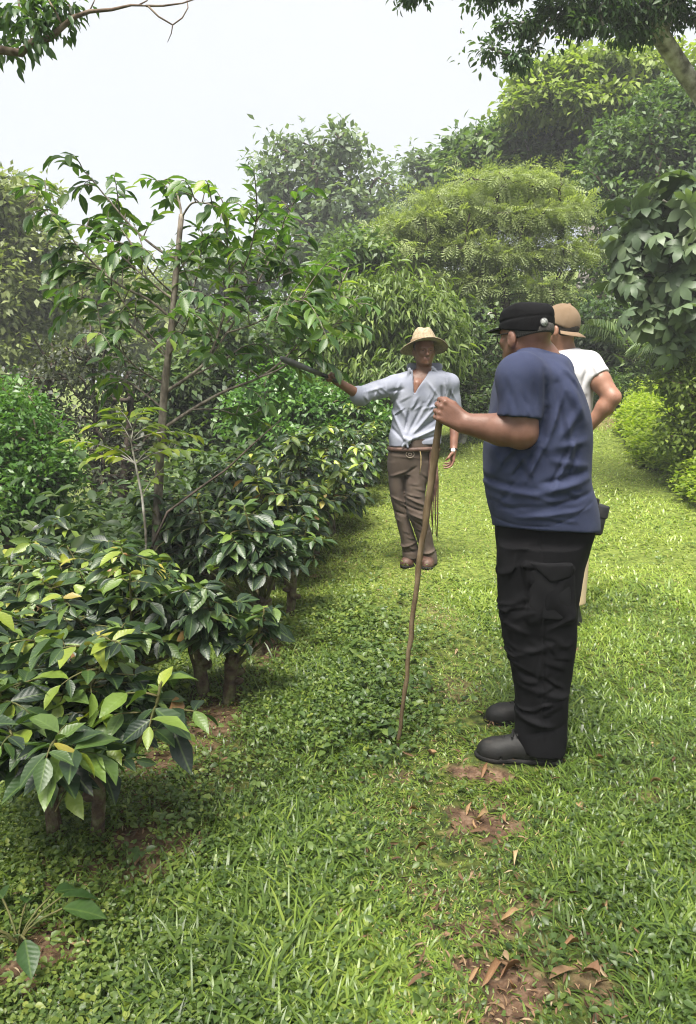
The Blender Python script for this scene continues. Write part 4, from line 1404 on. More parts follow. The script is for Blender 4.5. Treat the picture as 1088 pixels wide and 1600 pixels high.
# ------------------------------------------------------------------ figures: implicit surfaces, meshed once
class Field:
    def __init__(self, lo, hi, h):
        self.lo, self.h = np.array(lo, float), h
        n = np.ceil((np.array(hi, float) - self.lo) / h).astype(int) + 1
        self.ax = [self.lo[i] + h * np.arange(n[i]) for i in range(3)]
        self.v = np.full(n, .2, np.float32)

    def block(self, lo, hi):
        s = []
        for i in range(3):
            a = int(np.clip(np.floor((lo[i] - self.lo[i]) / self.h), 0, len(self.ax[i])))
            b = int(np.clip(np.ceil((hi[i] - self.lo[i]) / self.h) + 1, 0, len(self.ax[i])))
            s.append(slice(a, b))
        s = tuple(s)
        return s, (self.ax[0][s[0]][:, None, None], self.ax[1][s[1]][None, :, None], self.ax[2][s[2]][None, None, :])

    def put(self, fn, lo, hi, k=.01, sub=False):
        mg = k + 3 * self.h
        s, (x, y, z) = self.block(np.array(lo) - mg, np.array(hi) + mg)
        v = self.v[s]
        if v.size == 0:
            return
        d = fn(x, y, z).astype(np.float32)
        if sub:
            d = -d
            hh = np.maximum(k - np.abs(v - d), 0) / max(k, 1e-6)
            self.v[s] = np.maximum(v, d) + hh * hh * k * .25
        else:
            hh = np.maximum(k - np.abs(v - d), 0) / max(k, 1e-6)
            self.v[s] = np.minimum(v, d) - hh * hh * k * .25

    def cone(self, a, b, ra, rb, k=.01, sub=False, sq=None, clip=None):
        """Round cone; sq = (axis, factor) flattens the section along an axis; clip = (point, normal) ends it in a plane."""
        a, b = np.array(a, float), np.array(b, float)
        ba = b - a
        l2 = np.dot(ba, ba) + 1e-12
        ax_, fac = (norm(np.array(sq[0], float)), sq[1]) if sq else (None, 1)

        def fn(x, y, z):
            px, py, pz = x - a[0], y - a[1], z - a[2]
            t = np.clip((px * ba[0] + py * ba[1] + pz * ba[2]) / l2, 0, 1)
            qx, qy, qz = px - ba[0] * t, py - ba[1] * t, pz - ba[2] * t
            r2 = qx * qx + qy * qy + qz * qz
            if sq:
                c = qx * ax_[0] + qy * ax_[1] + qz * ax_[2]
                r2 = r2 + c * c * (1 / fac ** 2 - 1)
            d = np.sqrt(r2) - (ra + (rb - ra) * t)
            if clip:
                n_ = norm(np.array(clip[1], float))
                d = np.maximum(d, (x - clip[0][0]) * n_[0] + (y - clip[0][1]) * n_[1] + (z - clip[0][2]) * n_[2])
            return d
        rm = max(ra, rb)
        self.put(fn, np.minimum(a, b) - rm, np.maximum(a, b) + rm, k, sub)

    def chain(self, pts, rad, k=.01, **kw):
        for i in range(len(pts) - 1):
            self.cone(pts[i], pts[i + 1], rad[i], rad[i + 1], k, **kw)

    def ell(self, c, axes, rad, k=.01, sub=False):
        """Ellipsoid with its own axes (rows)."""
        c = np.array(c, float)
        A = np.array(axes, float)

        def fn(x, y, z):
            p = [x - c[0], y - c[1], z - c[2]]
            q = [(p[0] * A[i][0] + p[1] * A[i][1] + p[2] * A[i][2]) / rad[i] for i in range(3)]
            k0 = np.sqrt(q[0] ** 2 + q[1] ** 2 + q[2] ** 2)
            k1 = np.sqrt((q[0] / rad[0]) ** 2 + (q[1] / rad[1]) ** 2 + (q[2] / rad[2]) ** 2)
            return np.where(k0 < 1e-6, -min(rad), k0 * (k0 - 1) / (k1 + 1e-9))
        m_ = max(rad)
        self.put(fn, c - m_, c + m_, k, sub)

    def loft(self, rows, k=.02, ex=2.2, sub=False):
        """Stack of oval sections; rows = (z, cx, cy, a, b)."""
        rows = np.array(sorted([list(r_) for r_ in rows]), float)
        zs = rows[:, 0]

        def interp(z, j):
            i = np.clip(np.searchsorted(zs, z, side='right') - 1, 0, len(zs) - 2)
            u = np.clip((z - zs[i]) / (zs[i + 1] - zs[i]), 0, 1)
            sl_ = np.gradient(rows[:, j], zs)
            hh = zs[i + 1] - zs[i]
            return ((2 * u ** 3 - 3 * u ** 2 + 1) * rows[i, j] + (u ** 3 - 2 * u ** 2 + u) * hh * sl_[i]
                    + (-2 * u ** 3 + 3 * u ** 2) * rows[i + 1, j] + (u ** 3 - u ** 2) * hh * sl_[i + 1])

        def fn(x, y, z):
            zz = z.ravel()
            cx, cy_, a, b = [interp(zz, j)[None, None] for j in (1, 2, 3, 4)]
            a, b = np.maximum(a, .01), np.maximum(b, .01)
            q = (np.abs((x - cx) / a) ** ex + np.abs((y - cy_) / b) ** ex) ** (1 / ex)
            d = (q - 1) * np.minimum(a, b)
            e = np.maximum(zs[0] - z, z - zs[-1])
            return np.maximum(d, e)
        lo = [np.min(rows[:, 1] - rows[:, 3]), np.min(rows[:, 2] - rows[:, 4]), zs[0]]
        hi = [np.max(rows[:, 1] + rows[:, 3]), np.max(rows[:, 2] + rows[:, 4]), zs[-1]]
        self.put(fn, lo, hi, k, sub)

    def cut(self, p, n, lo=None, hi=None, k=.004):
        """Remove everything on the side of the plane its normal points to (inside a box if given)."""
        p, n = np.array(p, float), norm(np.array(n, float))
        lo = self.lo if lo is None else lo
        hi = [a[-1] for a in self.ax] if hi is None else hi
        s, (x, y, z) = self.block(lo, hi)
        d = (x - p[0]) * n[0] + (y - p[1]) * n[1] + (z - p[2]) * n[2]
        v = self.v[s]
        hh = np.maximum(k - np.abs(v - d), 0) / k
        self.v[s] = (np.maximum(v, d) + hh * hh * k * .25).astype(np.float32)

    def folds(self, segs, yside=None):
        """Creases seen from the front: (p, q, width, height) segments compared in the x-z plane (near half only if yside is given)."""
        for p, q, w, amp in segs:
            p, q = np.array(p), np.array(q)
            lo = np.minimum(p, q) - 3 * w
            hi = np.maximum(p, q) + 3 * w
            lo[1], hi[1] = (self.ax[1][0], yside) if yside is not None else (self.ax[1][0], self.ax[1][-1])
            s, (x, y, z) = self.block(lo, hi)
            if self.v[s].size == 0:
                continue
            bx, bz = q[0] - p[0], q[2] - p[2]
            L2 = bx * bx + bz * bz + 1e-9
            t = ((x - p[0]) * bx + (z - p[2]) * bz) / L2
            tc_ = np.clip(t, 0, 1)
            dd = np.sqrt((x - p[0] - bx * tc_) ** 2 + (z - p[2] - bz * tc_) ** 2)
            prof = np.exp(-(dd / w) ** 2) * (.35 + .65 * np.sin(np.pi * np.clip(t, .02, .98)))
            self.v[s] -= (amp * prof).astype(np.float32)

    def ripple(self, amp, freq, seed, stretch=(1, 1, 1)):
        r = np.random.default_rng(seed)
        x, y, z = self.ax[0][:, None, None] * stretch[0], self.ax[1][None, :, None] * stretch[1], self.ax[2][None, None, :] * stretch[2]
        o = 0
        for k in range(5):
            d = norm(r.normal(0, 1, 3)) * freq * r.uniform(.6, 1.7)
            w = 1.6 * np.sin(x * d[1] * .6 + y * d[2] * .6 + z * d[0] * .6 + r.uniform(0, 6))
            o = o + np.sin(x * d[0] + y * d[1] + z * d[2] + w + r.uniform(0, 6.28))
        self.v += (amp * o / 3).astype(np.float32)

    def mesh(self):
        """Surface nets."""
        v = self.v
        neg = v < 0
        nx, ny, nz = v.shape
        c = [neg[i:nx - 1 + i, j:ny - 1 + j, k:nz - 1 + k] for i in (0, 1) for j in (0, 1) for k in (0, 1)]
        s = sum(a.astype(np.int8) for a in c)
        act = (s > 0) & (s < 8)
        I, J, K = np.nonzero(act)
        num = len(I)
        idx = np.full(act.shape, -1, np.int64)
        idx[I, J, K] = np.arange(num)
        acc = np.zeros((num, 3)); cnt = np.zeros(num)
        corners = [(i, j, k) for i in (0, 1) for j in (0, 1) for k in (0, 1)]
        for a in corners:
            for axis in range(3):
                if a[axis] == 0:
                    b = list(a); b[axis] = 1
                    va = v[I + a[0], J + a[1], K + a[2]]; vb = v[I + b[0], J + b[1], K + b[2]]
                    cr = (va < 0) != (vb < 0)
                    t = np.where(cr, va / (va - vb + 1e-12), 0)
                    p = np.array(a, float)[None].repeat(num, 0)
                    p[:, axis] += t
                    acc[cr] += p[cr]; cnt[cr] += 1
        V = (np.stack([I, J, K], -1) + acc / cnt[:, None]) * self.h + self.lo
        F = []
        for axis in range(3):
            o = [(1, 2), (2, 0), (0, 1)][axis]
            sl0 = [slice(1, -1)] * 3
            sl1 = [slice(1, -1)] * 3
            sl0[axis] = slice(0, -1); sl1[axis] = slice(1, None)
            n0, n1 = neg[tuple(sl0)], neg[tuple(sl1)]
            ii = np.array(np.nonzero(n0 != n1))
            st = n0[tuple(ii)]
            g = ii.copy()
            for q in range(3):
                if q != axis:
                    g[q] += 1

            def at(du, dv):
                h_ = g.copy(); h_[o[0]] -= du; h_[o[1]] -= dv
                return idx[tuple(h_)]
            q4 = np.stack([at(1, 1), at(0, 1), at(0, 0), at(1, 0)], -1)
            q4[~st] = q4[~st][:, ::-1]
            F.append(q4)
        return V, np.concatenate(F)

    def build(self, name, mat, parent, attr=None, relax=1):
        V, F = self.mesh()
        for _ in range(relax):
            acc = np.zeros_like(V); cn = np.zeros(len(V))
            for i in range(4):
                for j in ((i + 1) % 4,):
                    np.add.at(acc, F[:, i], V[F[:, j]]); np.add.at(cn, F[:, i], 1)
                    np.add.at(acc, F[:, j], V[F[:, i]]); np.add.at(cn, F[:, j], 1)
            V = V * .5 + .5 * acc / np.maximum(cn, 1)[:, None]
        mb_ = MB()
        mb_.add(V, F, **(attr(V) if attr else {}))
        return mb_.build(name, mat, parent)


def sect(Yc, rows):
    """(py, px_left, px_right, half depth [, dy]) outlines of the photograph to loft rows at depth Yc."""
    o = []
    for r_ in rows:
        y = Yc + (r_[4] if len(r_) > 4 else 0)
        a, b = P(r_[1], r_[0], y), P(r_[2], r_[0], y)
        o.append((a[2], (a[0] + b[0]) / 2, y, (b[0] - a[0]) / 2, r_[3]))
    return o


def fl(Y, *segs):
    """Creases given in photo pixels: (x0, y0, x1, y1, width m, height m)."""
    return [(P(a, b, Y), P(c, d, Y), w * .85, h * 1.5) for a, b, c, d, w, h in segs]


def rand_folds(Y, box, n, ang, seed, ln=(18, 45), w=(.006, .014), amp=.006):
    """Small random creases inside a pixel box, roughly at angle ang (degrees, picture plane)."""
    r = np.random.default_rng(seed)
    o = []
    for _ in range(n):
        x, y = r.uniform(box[0], box[2]), r.uniform(box[1], box[3])
        a = R(ang + r.normal(0, 16))
        L_ = r.uniform(*ln) / 2
        ww, hh = r.uniform(*w), amp * r.uniform(.5, 1.2)
        dx, dy = math.cos(a) * L_, math.sin(a) * L_
        o.append((P(x - dx, y - dy, Y), P(x + dx, y + dy, Y), ww, hh))
        nx, ny = -math.sin(a) * ww * 420 * 2.9 / Y, math.cos(a) * ww * 420 * 2.9 / Y
        o.append((P(x - dx + nx, y - dy + ny, Y), P(x + dx + nx, y + dy + ny, Y), ww * .8, -hh * .9))
    return o


def skin_mat(name, a, b, lip):
    m, nt, out = new_mat(name)
    L = nt.links.new
    tc_ = nd(nt, "ShaderNodeTexCoord")
    n1 = nd(nt, "ShaderNodeTexNoise", Scale=22.0, Detail=6.0)
    L(tc_.outputs["Object"], n1.inputs["Vector"])
    rp = ramp(nt, [(.3, a), (.7, b)], n1.outputs["Fac"])
    at = nd(nt, "ShaderNodeAttribute", attribute_name="feature")
    mx = nd(nt, "ShaderNodeMix", data_type='RGBA')
    L(at.outputs["Fac"], mx.inputs["Factor"]); L(rp.outputs[0], mx.inputs["A"])
    mx.inputs["B"].default_value = (*lip, 1)
    pr = nd(nt, "ShaderNodeBsdfPrincipled", Roughness=.48)
    pr.inputs["Specular IOR Level"].default_value = .45
    pr.inputs["Subsurface Weight"].default_value = .08
    pr.inputs["Subsurface Radius"].default_value = (.01, .004, .002)
    L(mx.outputs["Result"], pr.inputs["Base Color"])
    n2 = nd(nt, "ShaderNodeTexNoise", Scale=160.0, Detail=3.0)
    L(tc_.outputs["Object"], n2.inputs["Vector"])
    bp = nd(nt, "ShaderNodeBump", Strength=.25, Distance=.002)
    L(n2.outputs["Fac"], bp.inputs["Height"]); L(bp.outputs[0], pr.inputs["Normal"])
    L(pr.outputs[0], out.inputs["Surface"])
    return m


def cloth(name, a, b, scale=9, rough=.88, bump=.3, sheen=.03):
    return noise_mat(name, [(.35, a), (.65, b)], scale=scale, rough=rough, bump=bump, bscale=260, dist=.0015, spec=.12, sheen=sheen)


SKIN1 = skin_mat("skin_brown", (.135, .064, .044), (.190, .094, .066), (.15, .065, .05))
SKIN2 = skin_mat("skin_dark_tanned", (.135, .062, .042), (.20, .098, .066), (.15, .065, .05))
SKIN3 = skin_mat("skin_light_tanned", (.20, .098, .064), (.27, .138, .092), (.25, .11, .08))
NAVY = cloth("cloth_navy", (.029, .035, .070), (.038, .046, .089))
BLACKC = cloth("cloth_black", (.0035, .0035, .0042), (.006, .006, .007), sheen=.0)
BLUEGREY = cloth("cloth_pale_blue", (.195, .208, .262), (.25, .262, .315))
TAUPE = cloth("cloth_brown", (.055, .041, .033), (.082, .063, .050))
WHITEC = cloth("cloth_white", (.40, .395, .41), (.48, .47, .485))
KHAKI = cloth("cloth_khaki", (.42, .33, .20), (.50, .40, .26))
TANCAP = cloth("cloth_tan", (.135, .094, .060), (.175, .124, .082))
STRAW = noise_mat("straw_weave", [(.35, (.20, .155, .10)), (.65, (.33, .265, .18))], scale=60, rough=.8, bump=.6, bscale=180, dist=.003)
STRAWBAND = cloth("hat_band", (.13, .09, .05), (.18, .13, .08))
BOOT = noise_mat("boot_leather_dusty", [(.4, (.006, .006, .006)), (.62, (.010, .0095, .009)), (.82, (.04, .035, .03))], scale=26, rough=.62, bump=.5, bscale=140, dist=.0015, spec=.35)
LEATHER = noise_mat("leather_black", [(.4, (.008, .008, .009)), (.7, (.022, .021, .022))], scale=40, rough=.5, bump=.3, bscale=120, dist=.001, spec=.5)
LEATHER_BR = noise_mat("leather_brown", [(.4, (.045, .022, .015)), (.7, (.10, .055, .038))], scale=30, rough=.6, bump=.4, bscale=90, dist=.002, spec=.4)
RUBBER = noise_mat("rubber_black", [(.4, (.006, .006, .006)), (.7, (.015, .014, .013))], scale=40, rough=.8, bump=.2)
HAIRGREY = noise_mat("hair_grey", [(.35, (.03, .027, .025)), (.65, (.09, .084, .08))], scale=240, rough=.8, bump=.6, bscale=420, dist=.002)
HAIRDARK = noise_mat("hair_dark", [(.35, (.012, .010, .009)), (.65, (.035, .03, .026))], scale=240, rough=.8, bump=.6, bscale=420, dist=.002)
STEEL = noise_mat("blade_steel", [(.4, (.07, .07, .072)), (.7, (.20, .20, .205))], scale=12, rough=.42, bump=.1, spec=.6)
WHITEMETAL = noise_mat("metal_white", [(.4, (.62, .62, .6)), (.7, (.72, .72, .7))], scale=20, rough=.3, bump=0, spec=.7)
EYEM = noise_mat("eye_white", [(.4, (.42, .38, .34)), (.7, (.5, .46, .42))], scale=20, rough=.2, bump=0, spec=.6)
WOODSTICK = noise_mat("stick_wood", [(.3, (.06, .040, .022)), (.5, (.13, .09, .05)), (.72, (.24, .18, .11))], scale=24, rough=.75, bump=.7, bscale=60, dist=.004, stretch=(1, 1, .3))


def hand(F, wrist, dirv, palm, thumb_side, curl, rw=.030, s=1.0, thumb=None, spreadf=.02, relaxed=False, grip=None):
    """Palm of four metacarpals, five unequal fingers bent by curl (radians per joint). palm = normal the palm faces; thumb_side = direction
    across the palm towards the thumb."""
    d = norm(np.array(dirv, float))
    pn = norm(np.array(palm, float) - d * np.dot(palm, d))
    side = norm(np.cross(d, pn))
    if np.dot(side, thumb_side) < 0:
        side = -side
    w = np.array(wrist, float)
    offs = [.030, .010, -.010, -.028]
    mlen = [.088, .092, .087, .080]
    flen = [(.042, .025, .021), (.046, .029, .022), (.042, .027, .021), (.034, .020, .019)]
    for i in range(4):
        base = w + side * offs[i] * .55 * s
        kn = w + (d * mlen[i] + side * offs[i]) * s - pn * .004 * s
        F.cone(base, kn, rw * .58, .0105 * s, .012)
        F.cone(base + d * .02 + pn * .008, kn + pn * .010 * s - d * .01, .013 * s, .009 * s, .010)
        F.ell(kn - pn * .004 * s, (d, side, pn), (.011 * s, .0095 * s, .010 * s), .003)
        p, a = kn, 0.0
        for j in range(3):
            c_ = curl[i] if np.ndim(curl[i]) == 0 else curl[i][j]
            a += c_
            dd = d * math.cos(a) + pn * math.sin(a) + side * spreadf * (1.5 - i) * (1 if j == 0 else .3)
            q = p + norm(dd) * flen[i][j] * s
            r0 = [.0098, .0088, .0078][j] * s * (.9 if i == 3 else 1)
            F.cone(p, q, r0, r0 * .93, .002)
            p = q
    tb = w + d * .018 * s + side * .020 * s
    if thumb is None:
        thumb = (d * .5 + side * .6 + pn * .6, d * .85 + side * .1 + pn * .5, d * .7 - side * .5 + pn * .5)
    p = tb
    for j, (dd, ln, r0) in enumerate(zip(thumb, (.046, .034, .028), (.0145, .0118, .0105))):
        q = p + norm(np.array(dd)) * ln * s
        F.cone(p, q, r0 * s, [.0118, .0105, .0085][j] * s, .010 if j == 0 else .004)
        p = q


def head(F, c, fwd, tilt=0.0, s=1.0, k=.02, face=True):
    """Skull, jaw, brow, nose, lips, ears around centre c (mid height of the head). Returns the axes."""
    f = norm(np.array(fwd, float))
    up = np.array([0, 0, 1.0])
    f = norm(f * math.cos(tilt) + up * math.sin(tilt))
    l = norm(np.cross(up, f))
    u = np.cross(f, l)
    A = (f, l, u)

    def q(a, b, e):
        return c + (f * a + l * b + u * e) * s
    F.ell(q(-.010, 0, .030), A, (.097 * s, .077 * s, .092 * s), k)
    F.ell(q(.020, 0, -.030), A, (.072 * s, .064 * s, .085 * s), k)
    F.ell(q(.048, 0, -.082), A, (.036 * s, .040 * s, .030 * s), k)
    for b in (-1, 1):
        F.cone(q(.0, b * .056, -.035), q(.050, b * .024, -.088), .022 * s, .018 * s, .02)
        F.ell(q(.060, b * .040, -.018), A, (.022 * s, .022 * s, .018 * s), .016)       # cheekbone
        F.cone(q(.076, b * .042, .020), q(.086, b * .010, .018), .010 * s, .011 * s, .012)   # brow ridge
        F.ell(q(.088, b * .031, .002), A, (.014 * s, .016 * s, .011 * s), .010, sub=True)   # socket
        F.ell(q(.075, b * .031, .0), A, (.014 * s, .015 * s, .010 * s), .004)              # lids
        F.ell(q(-.010, b * .081, -.012), A, (.020 * s, .012 * s, .034 * s), .005)          # ear
        F.ell(q(-.002, b * .094, -.010), A, (.010 * s, .007 * s, .019 * s), .004, sub=True)
        F.ell(q(.094, b * .012, -.036), A, (.011 * s, .009 * s, .008 * s), .007)           # nostril wings
    F.cone(q(.086, 0, .008), q(.108, 0, -.030), .009 * s, .013 * s, .010)
    F.cone(q(.088, -.018, -.060), q(.088, .018, -.060), .008 * s, .008 * s, .008)
    F.cone(q(.086, -.016, -.071), q(.086, .016, -.071), .009 * s, .009 * s, .008)
    F.cone(q(.100, -.019, -.0655), q(.100, .019, -.0655), .0025 * s, .0025 * s, .004, sub=True)
    F.ell(q(.078, 0, -.094), A, (.016 * s, .020 * s, .014 * s), .012)
    return A, q


def lips_attr(q, s=1.0):
    m0, b1, b2 = q(.094, 0, -.065), q(.088, .033, .019), q(.088, -.033, .019)

    def f(V):
        d = np.linalg.norm((V - m0) / np.array([.020, .020, .009]), axis=1)
        e = np.minimum(np.linalg.norm((V - b1) / np.array([.020, .020, .006]), axis=1), np.linalg.norm((V - b2) / np.array([.02, .02, .006]), axis=1))
        return dict(feature=np.maximum(1 - smooth(.6, 1.2, d), 1 - smooth(.6, 1.2, e)))
    return f


def shoe(parent, heel, toe, z0, w, h, mat, solemat, ankle, ra, seed=0, hres=.004, tone=None):
    """Boot between heel and toe points (x, y): sole, upper with a raised toe, ankle shaft towards ankle."""
    heel, toe = np.array(heel, float), np.array(toe, float)
    d = norm(toe - heel)
    L_ = np.linalg.norm(toe - heel)
    sd = np.array([-d[1], d[0]])

    def p(f, lat, z):
        xy = heel + d * L_ * f + sd * lat
        return np.array([xy[0], xy[1], z0 + z])
    lo = np.minimum(np.minimum(p(0, -.1, -.02), p(0, .1, -.02)), np.minimum(p(1, -.1, -.02), p(1, .1, -.02))) - .03
    hi = np.maximum(np.maximum(p(0, -.1, .2), p(0, .1, .2)), np.maximum(p(1, -.1, .2), p(1, .1, .2))) + .03
    hi[2] = ankle[2] + .03
    F = Field(lo, hi, hres)
    F.cone(p(.12, 0, .045), p(.45, 0, .050), w * .40, w * .40, .02)
    F.cone(p(.45, 0, .050), p(.80, .0, .034), w * .42, w * .46, .03)
    F.cone(p(.78, 0, .030), p(.90, 0, .030), w * .46, w * .38, .03)
    F.cone(p(.14, 0, .05), p(.20, 0, h * .8), w * .38, ra, .03)
    F.cone(p(.20, 0, h * .8), ankle, ra, ra * 1.02, .02)
    F.cone(p(.28, 0, .085), p(.62, 0, .06), w * .30, w * .30, .03)
    F.cone(p(.30, 0, h * .92), p(.60, 0, .078), w * .22, w * .17, .02)      # tongue and instep
    for q in range(5):      # laces
        f = .33 + q * .062
        zz = h * .98 + (.098 - h * .98) * q / 4 + .012
        F.cone(p(f, -.028, zz), p(f + .03, .028, zz - .004), .0055, .0055, .002)
    for sg in (-1, 1):      # toe cap seam, quarter seam
        F.cone(p(.70, 0, .088), p(.74, sg * w * .50, .024), .0045, .0045, .003, sub=True)
        F.cone(p(.30, sg * w * .30, h * .9), p(.42, sg * w * .50, .03), .004, .004, .003, sub=True)
    F.cut(p(0, 0, .016), (0, 0, -1))
    o = F.build("shoe", mat, parent)
    S = Field(lo, hi - [0, 0, .08], hres)
    S.cone(p(.12, 0, .012), p(.48, 0, .012), w * .43, w * .43, .02, sq=((0, 0, 1), .5))
    S.cone(p(.48, 0, .012), p(.80, 0, .012), w * .43, w * .50, .02, sq=((0, 0, 1), .5))
    S.cone(p(.80, 0, .014), p(.915, 0, .016), w * .50, w * .42, .02, sq=((0, 0, 1), .5))
    S.cut(p(0, 0, .024), (0, 0, 1))
    S.cut(p(0, 0, -.006), (0, 0, -1))
    S.build("sole", solemat, o)
    return o


# ================================================================== the man in navy (near, back three quarter to us, facing left)
Y1 = 2.87
g1 = on_ground(.68, 2.88)
man = empty("person", g1, "heavy man in navy T-shirt, black cargo trousers and black cap, gripping a tall walking stick", "person", "three men talking on the path")
hf = norm(np.array([-.56, .83, 0]))
hc = P(821, 526, 2.86)
B = Field([.25, 2.45, -.02], [1.05, 3.25, 1.78], .005)
A1, q1 = head(B, hc, hf, tilt=-.02, s=1.0)
nb = P(838, 560, 2.88)
B.cone(hc + [.012, .0, -.05], nb, .066, .075, .03)
B.cone(hc + [.035, -.02, -.045], nb + [.02, -.02, -.01], .045, .06, .03)
shN, shF = P(815, 592, 2.665), P(862, 585, 3.07)
core = sect(Y1, [(560, 812, 862, .07), (590, 790, 885, .17), (640, 782, 905, .17), (720, 778, 905, .16), (800, 790, 905, .14), (850, 800, 890, .12)])
B.loft(core, .03)
el, wr = P(815, 676, 2.655), P(727, 662, 2.725)
B.cone(nb - [0, 0, .04], shN, .06, .062, .03)
B.cone(nb - [0, 0, .04], shF, .06, .060, .03)
B.cone(shN, el, .066, .056, .03)
mid = el + (wr - el) * .35
B.cone(el, mid, .054, .052, .02)
B.cone(mid, wr, .052, .033, .02, sq=((0, 0, 1), 1.1))
B.cone(shF, shF + [.0, .05, -.28], .058, .045, .03)           # far arm hangs, hidden by the trunk
B.cone(shF + [.0, .05, -.28], shF + [-.02, .03, -.52], .045, .032, .02)
hand(B, shF + [-.02, .03, -.52], (-.1, 0, -1), (0, -1, 0), (-1, 0, 0), [.4, .45, .5, .55])
for a, b in ((2.77, .02), (2.98, -.02)):                            # legs inside the trousers
    B.cone(P(848 + b * 100, 860, a * .55 + 2.87 * .45), P(843, 1010, a), .062, .05, .03)
    B.cone(P(843, 1010, a), P(847, 1150, a), .048, .042, .02)
# fist round the stick: knuckles to the left, fingers wrap behind it, thumb on top
hd = norm(P(696, 648, 2.735) - wr)
hand(B, wr + hd * .005, hd + [0, 0, .10], (.12, 1, -.05), (0, 0, 1), [(1.15, 1.45, 1.0), (1.2, 1.45, 1.0), (1.2, 1.45, 1.0), (1.15, 1.4, 1.0)], rw=.034, s=1.08,
     thumb=(hd * .75 + np.array([0, .25, .55]), hd * .9 + np.array([0, .45, .12]), hd * .75 + np.array([0, .7, -.25])))
body1 = B.build("body", SKIN1, man, attr=lips_attr(q1))

# shirt
S = Field([.25, 2.4, .85], [1.12, 3.35, 1.66], .005)
S.loft(sect(Y1, [(553, 800, 868, .085), (560, 792, 880, .145), (573, 783, 886, .200), (600, 775, 899, .228), (640, 767, 914, .232), (680, 761, 920, .225), (720, 757, 920, .220), (750, 758, 919, .222),
                 (785, 763, 928, .215), (812, 770, 933, .205), (850, 773, 932, .20)]), .03, ex=2.25)
S.cone(P(835, 568, 2.86), shN + [0, .01, .004], .055, .082, .05)
S.cone(P(845, 566, 2.90), shF, .055, .080, .05)
slv = P(812, 652, 2.655)
slvn = norm(slv - shN) + np.array([-.06, 0, 0])
S.cone(shN, slv, .083, .077, .03, sq=((0, 1, 0), .95), clip=(slv, slvn))
S.cone(slv - norm(slv - shN) * .022, slv - norm(slv - shN) * .001, .0785, .0790, .004, sq=((0, 1, 0), .95), clip=(slv, slvn))
S.cone(shF, shF + [-.02, .03, -.16], .080, .072, .03, clip=(shF + [-.02, .03, -.14], (-.1, .1, -1)))
ho, hr = P(857, 828, 2.70), P(935, 790, 2.92)
S.cut(P(857, 829, 2.68), (-.07, -.16, -1))
S.cone(hc + [.012, .0, -.04], nb + [0, 0, .012], .066, .077, .006, sub=True)
# armhole seam, pull creases from the arm, roll over the belt, hanging folds of the back
S.folds(fl(2.66, (846, 580, 852, 645, .012, -.006), (852, 640, 845, 690, .016, -.012), (838, 690, 800, 740, .014, .010), (850, 690, 822, 752, .012, .008), (815, 690, 788, 722, .012, .009),
           (828, 700, 806, 745, .008, -.007), (870, 690, 905, 640, .02, .008), (866, 700, 918, 690, .018, .007), (862, 720, 921, 730, .016, .006),
           (762, 752, 812, 764, .014, -.006), (845, 756, 920, 738, .012, -.007), (768, 766, 835, 775, .016, .006), (838, 772, 926, 750, .016, .008), (790, 800, 850, 790, .012, -.004), (862, 790, 930, 774, .010, -.006),
           (810, 812, 925, 796, .012, .005), (800, 700, 770, 762, .014, .006), (812, 745, 790, 790, .010, -.004), (890, 600, 915, 660, .02, .008), (868, 600, 880, 680, .014, -.006), (884, 660, 898, 730, .014, .006),
           (800, 600, 806, 640, .012, .004), (826, 590, 832, 640, .010, -.003), (775, 690, 790, 740, .014, .006), (905, 700, 890, 745, .014, -.008), (880, 610, 850, 700, .010, .005), (900, 680, 862, 770, .012, .006), (893, 690, 858, 765, .008, -.006), (870, 560, 905, 600, .012, .005)), yside=Y1 + .02)
S.ripple(.0022, 18, 3)
S.folds(rand_folds(2.66, (785, 690, 915, 750), 4, 62, 71, ln=(35, 80), w=(.010, .020), amp=.004), yside=Y1)
S.folds(rand_folds(2.66, (775, 760, 925, 815), 8, 8, 72, ln=(35, 80), w=(.008, .016), amp=.0035), yside=Y1)
S.folds(rand_folds(2.66, (858, 580, 912, 690), 4, 70, 73, ln=(35, 80), w=(.010, .018), amp=.0035), yside=Y1)
S.folds(rand_folds(2.62, (790, 590, 842, 645), 6, 75, 74, ln=(18, 45), amp=.003), yside=2.75)
for (a0, b0, a1, b1) in [(778, 818, 815, 823), (815, 823, 860, 820), (860, 820, 900, 803), (900, 803, 930, 785)]:      # hem stitching
    S.folds([(P(a0, b0, 2.68), P(a1, b1, 2.70), .004, -.004)], yside=Y1)
S.build("t_shirt", NAVY, man)

# cargo trousers
T = Field([.25, 2.5, .0], [1.1, 3.3, 1.02], .005)
pel = sect(Y1, [(800, 776, 926, .185), (830, 776, 925, .185), (860, 778, 917, .18), (885, 779, 908, .17), (905, 781, 905, .155)])
T.loft(pel, .04)
near = sect(2.765, [(850, 780, 912, .105), (885, 779, 908, .108), (920, 780, 905, .108), (962, 782, 900, .105), (1005, 790, 897, .098), (1043, 799, 894, .09), (1083, 807, 887, .084), (1120, 807, 884, .08), (1150, 805, 884, .082), (1175, 803, 883, .082), (1192, 803, 883, .08)])
T.loft(near, .02, ex=2.3)
farl = sect(2.985, [(850, 782, 900, .105), (900, 782, 895, .105), (960, 786, 892, .10), (1005, 792, 888, .095), (1050, 800, 882, .085), (1090, 806, 876, .08), (1128, 806, 872, .08)])
T.loft(farl, .02, ex=2.3)
T.cut(P(850, 1183, 2.70), (-.10, 0, -1), hi=[1.1, 2.87, .3])
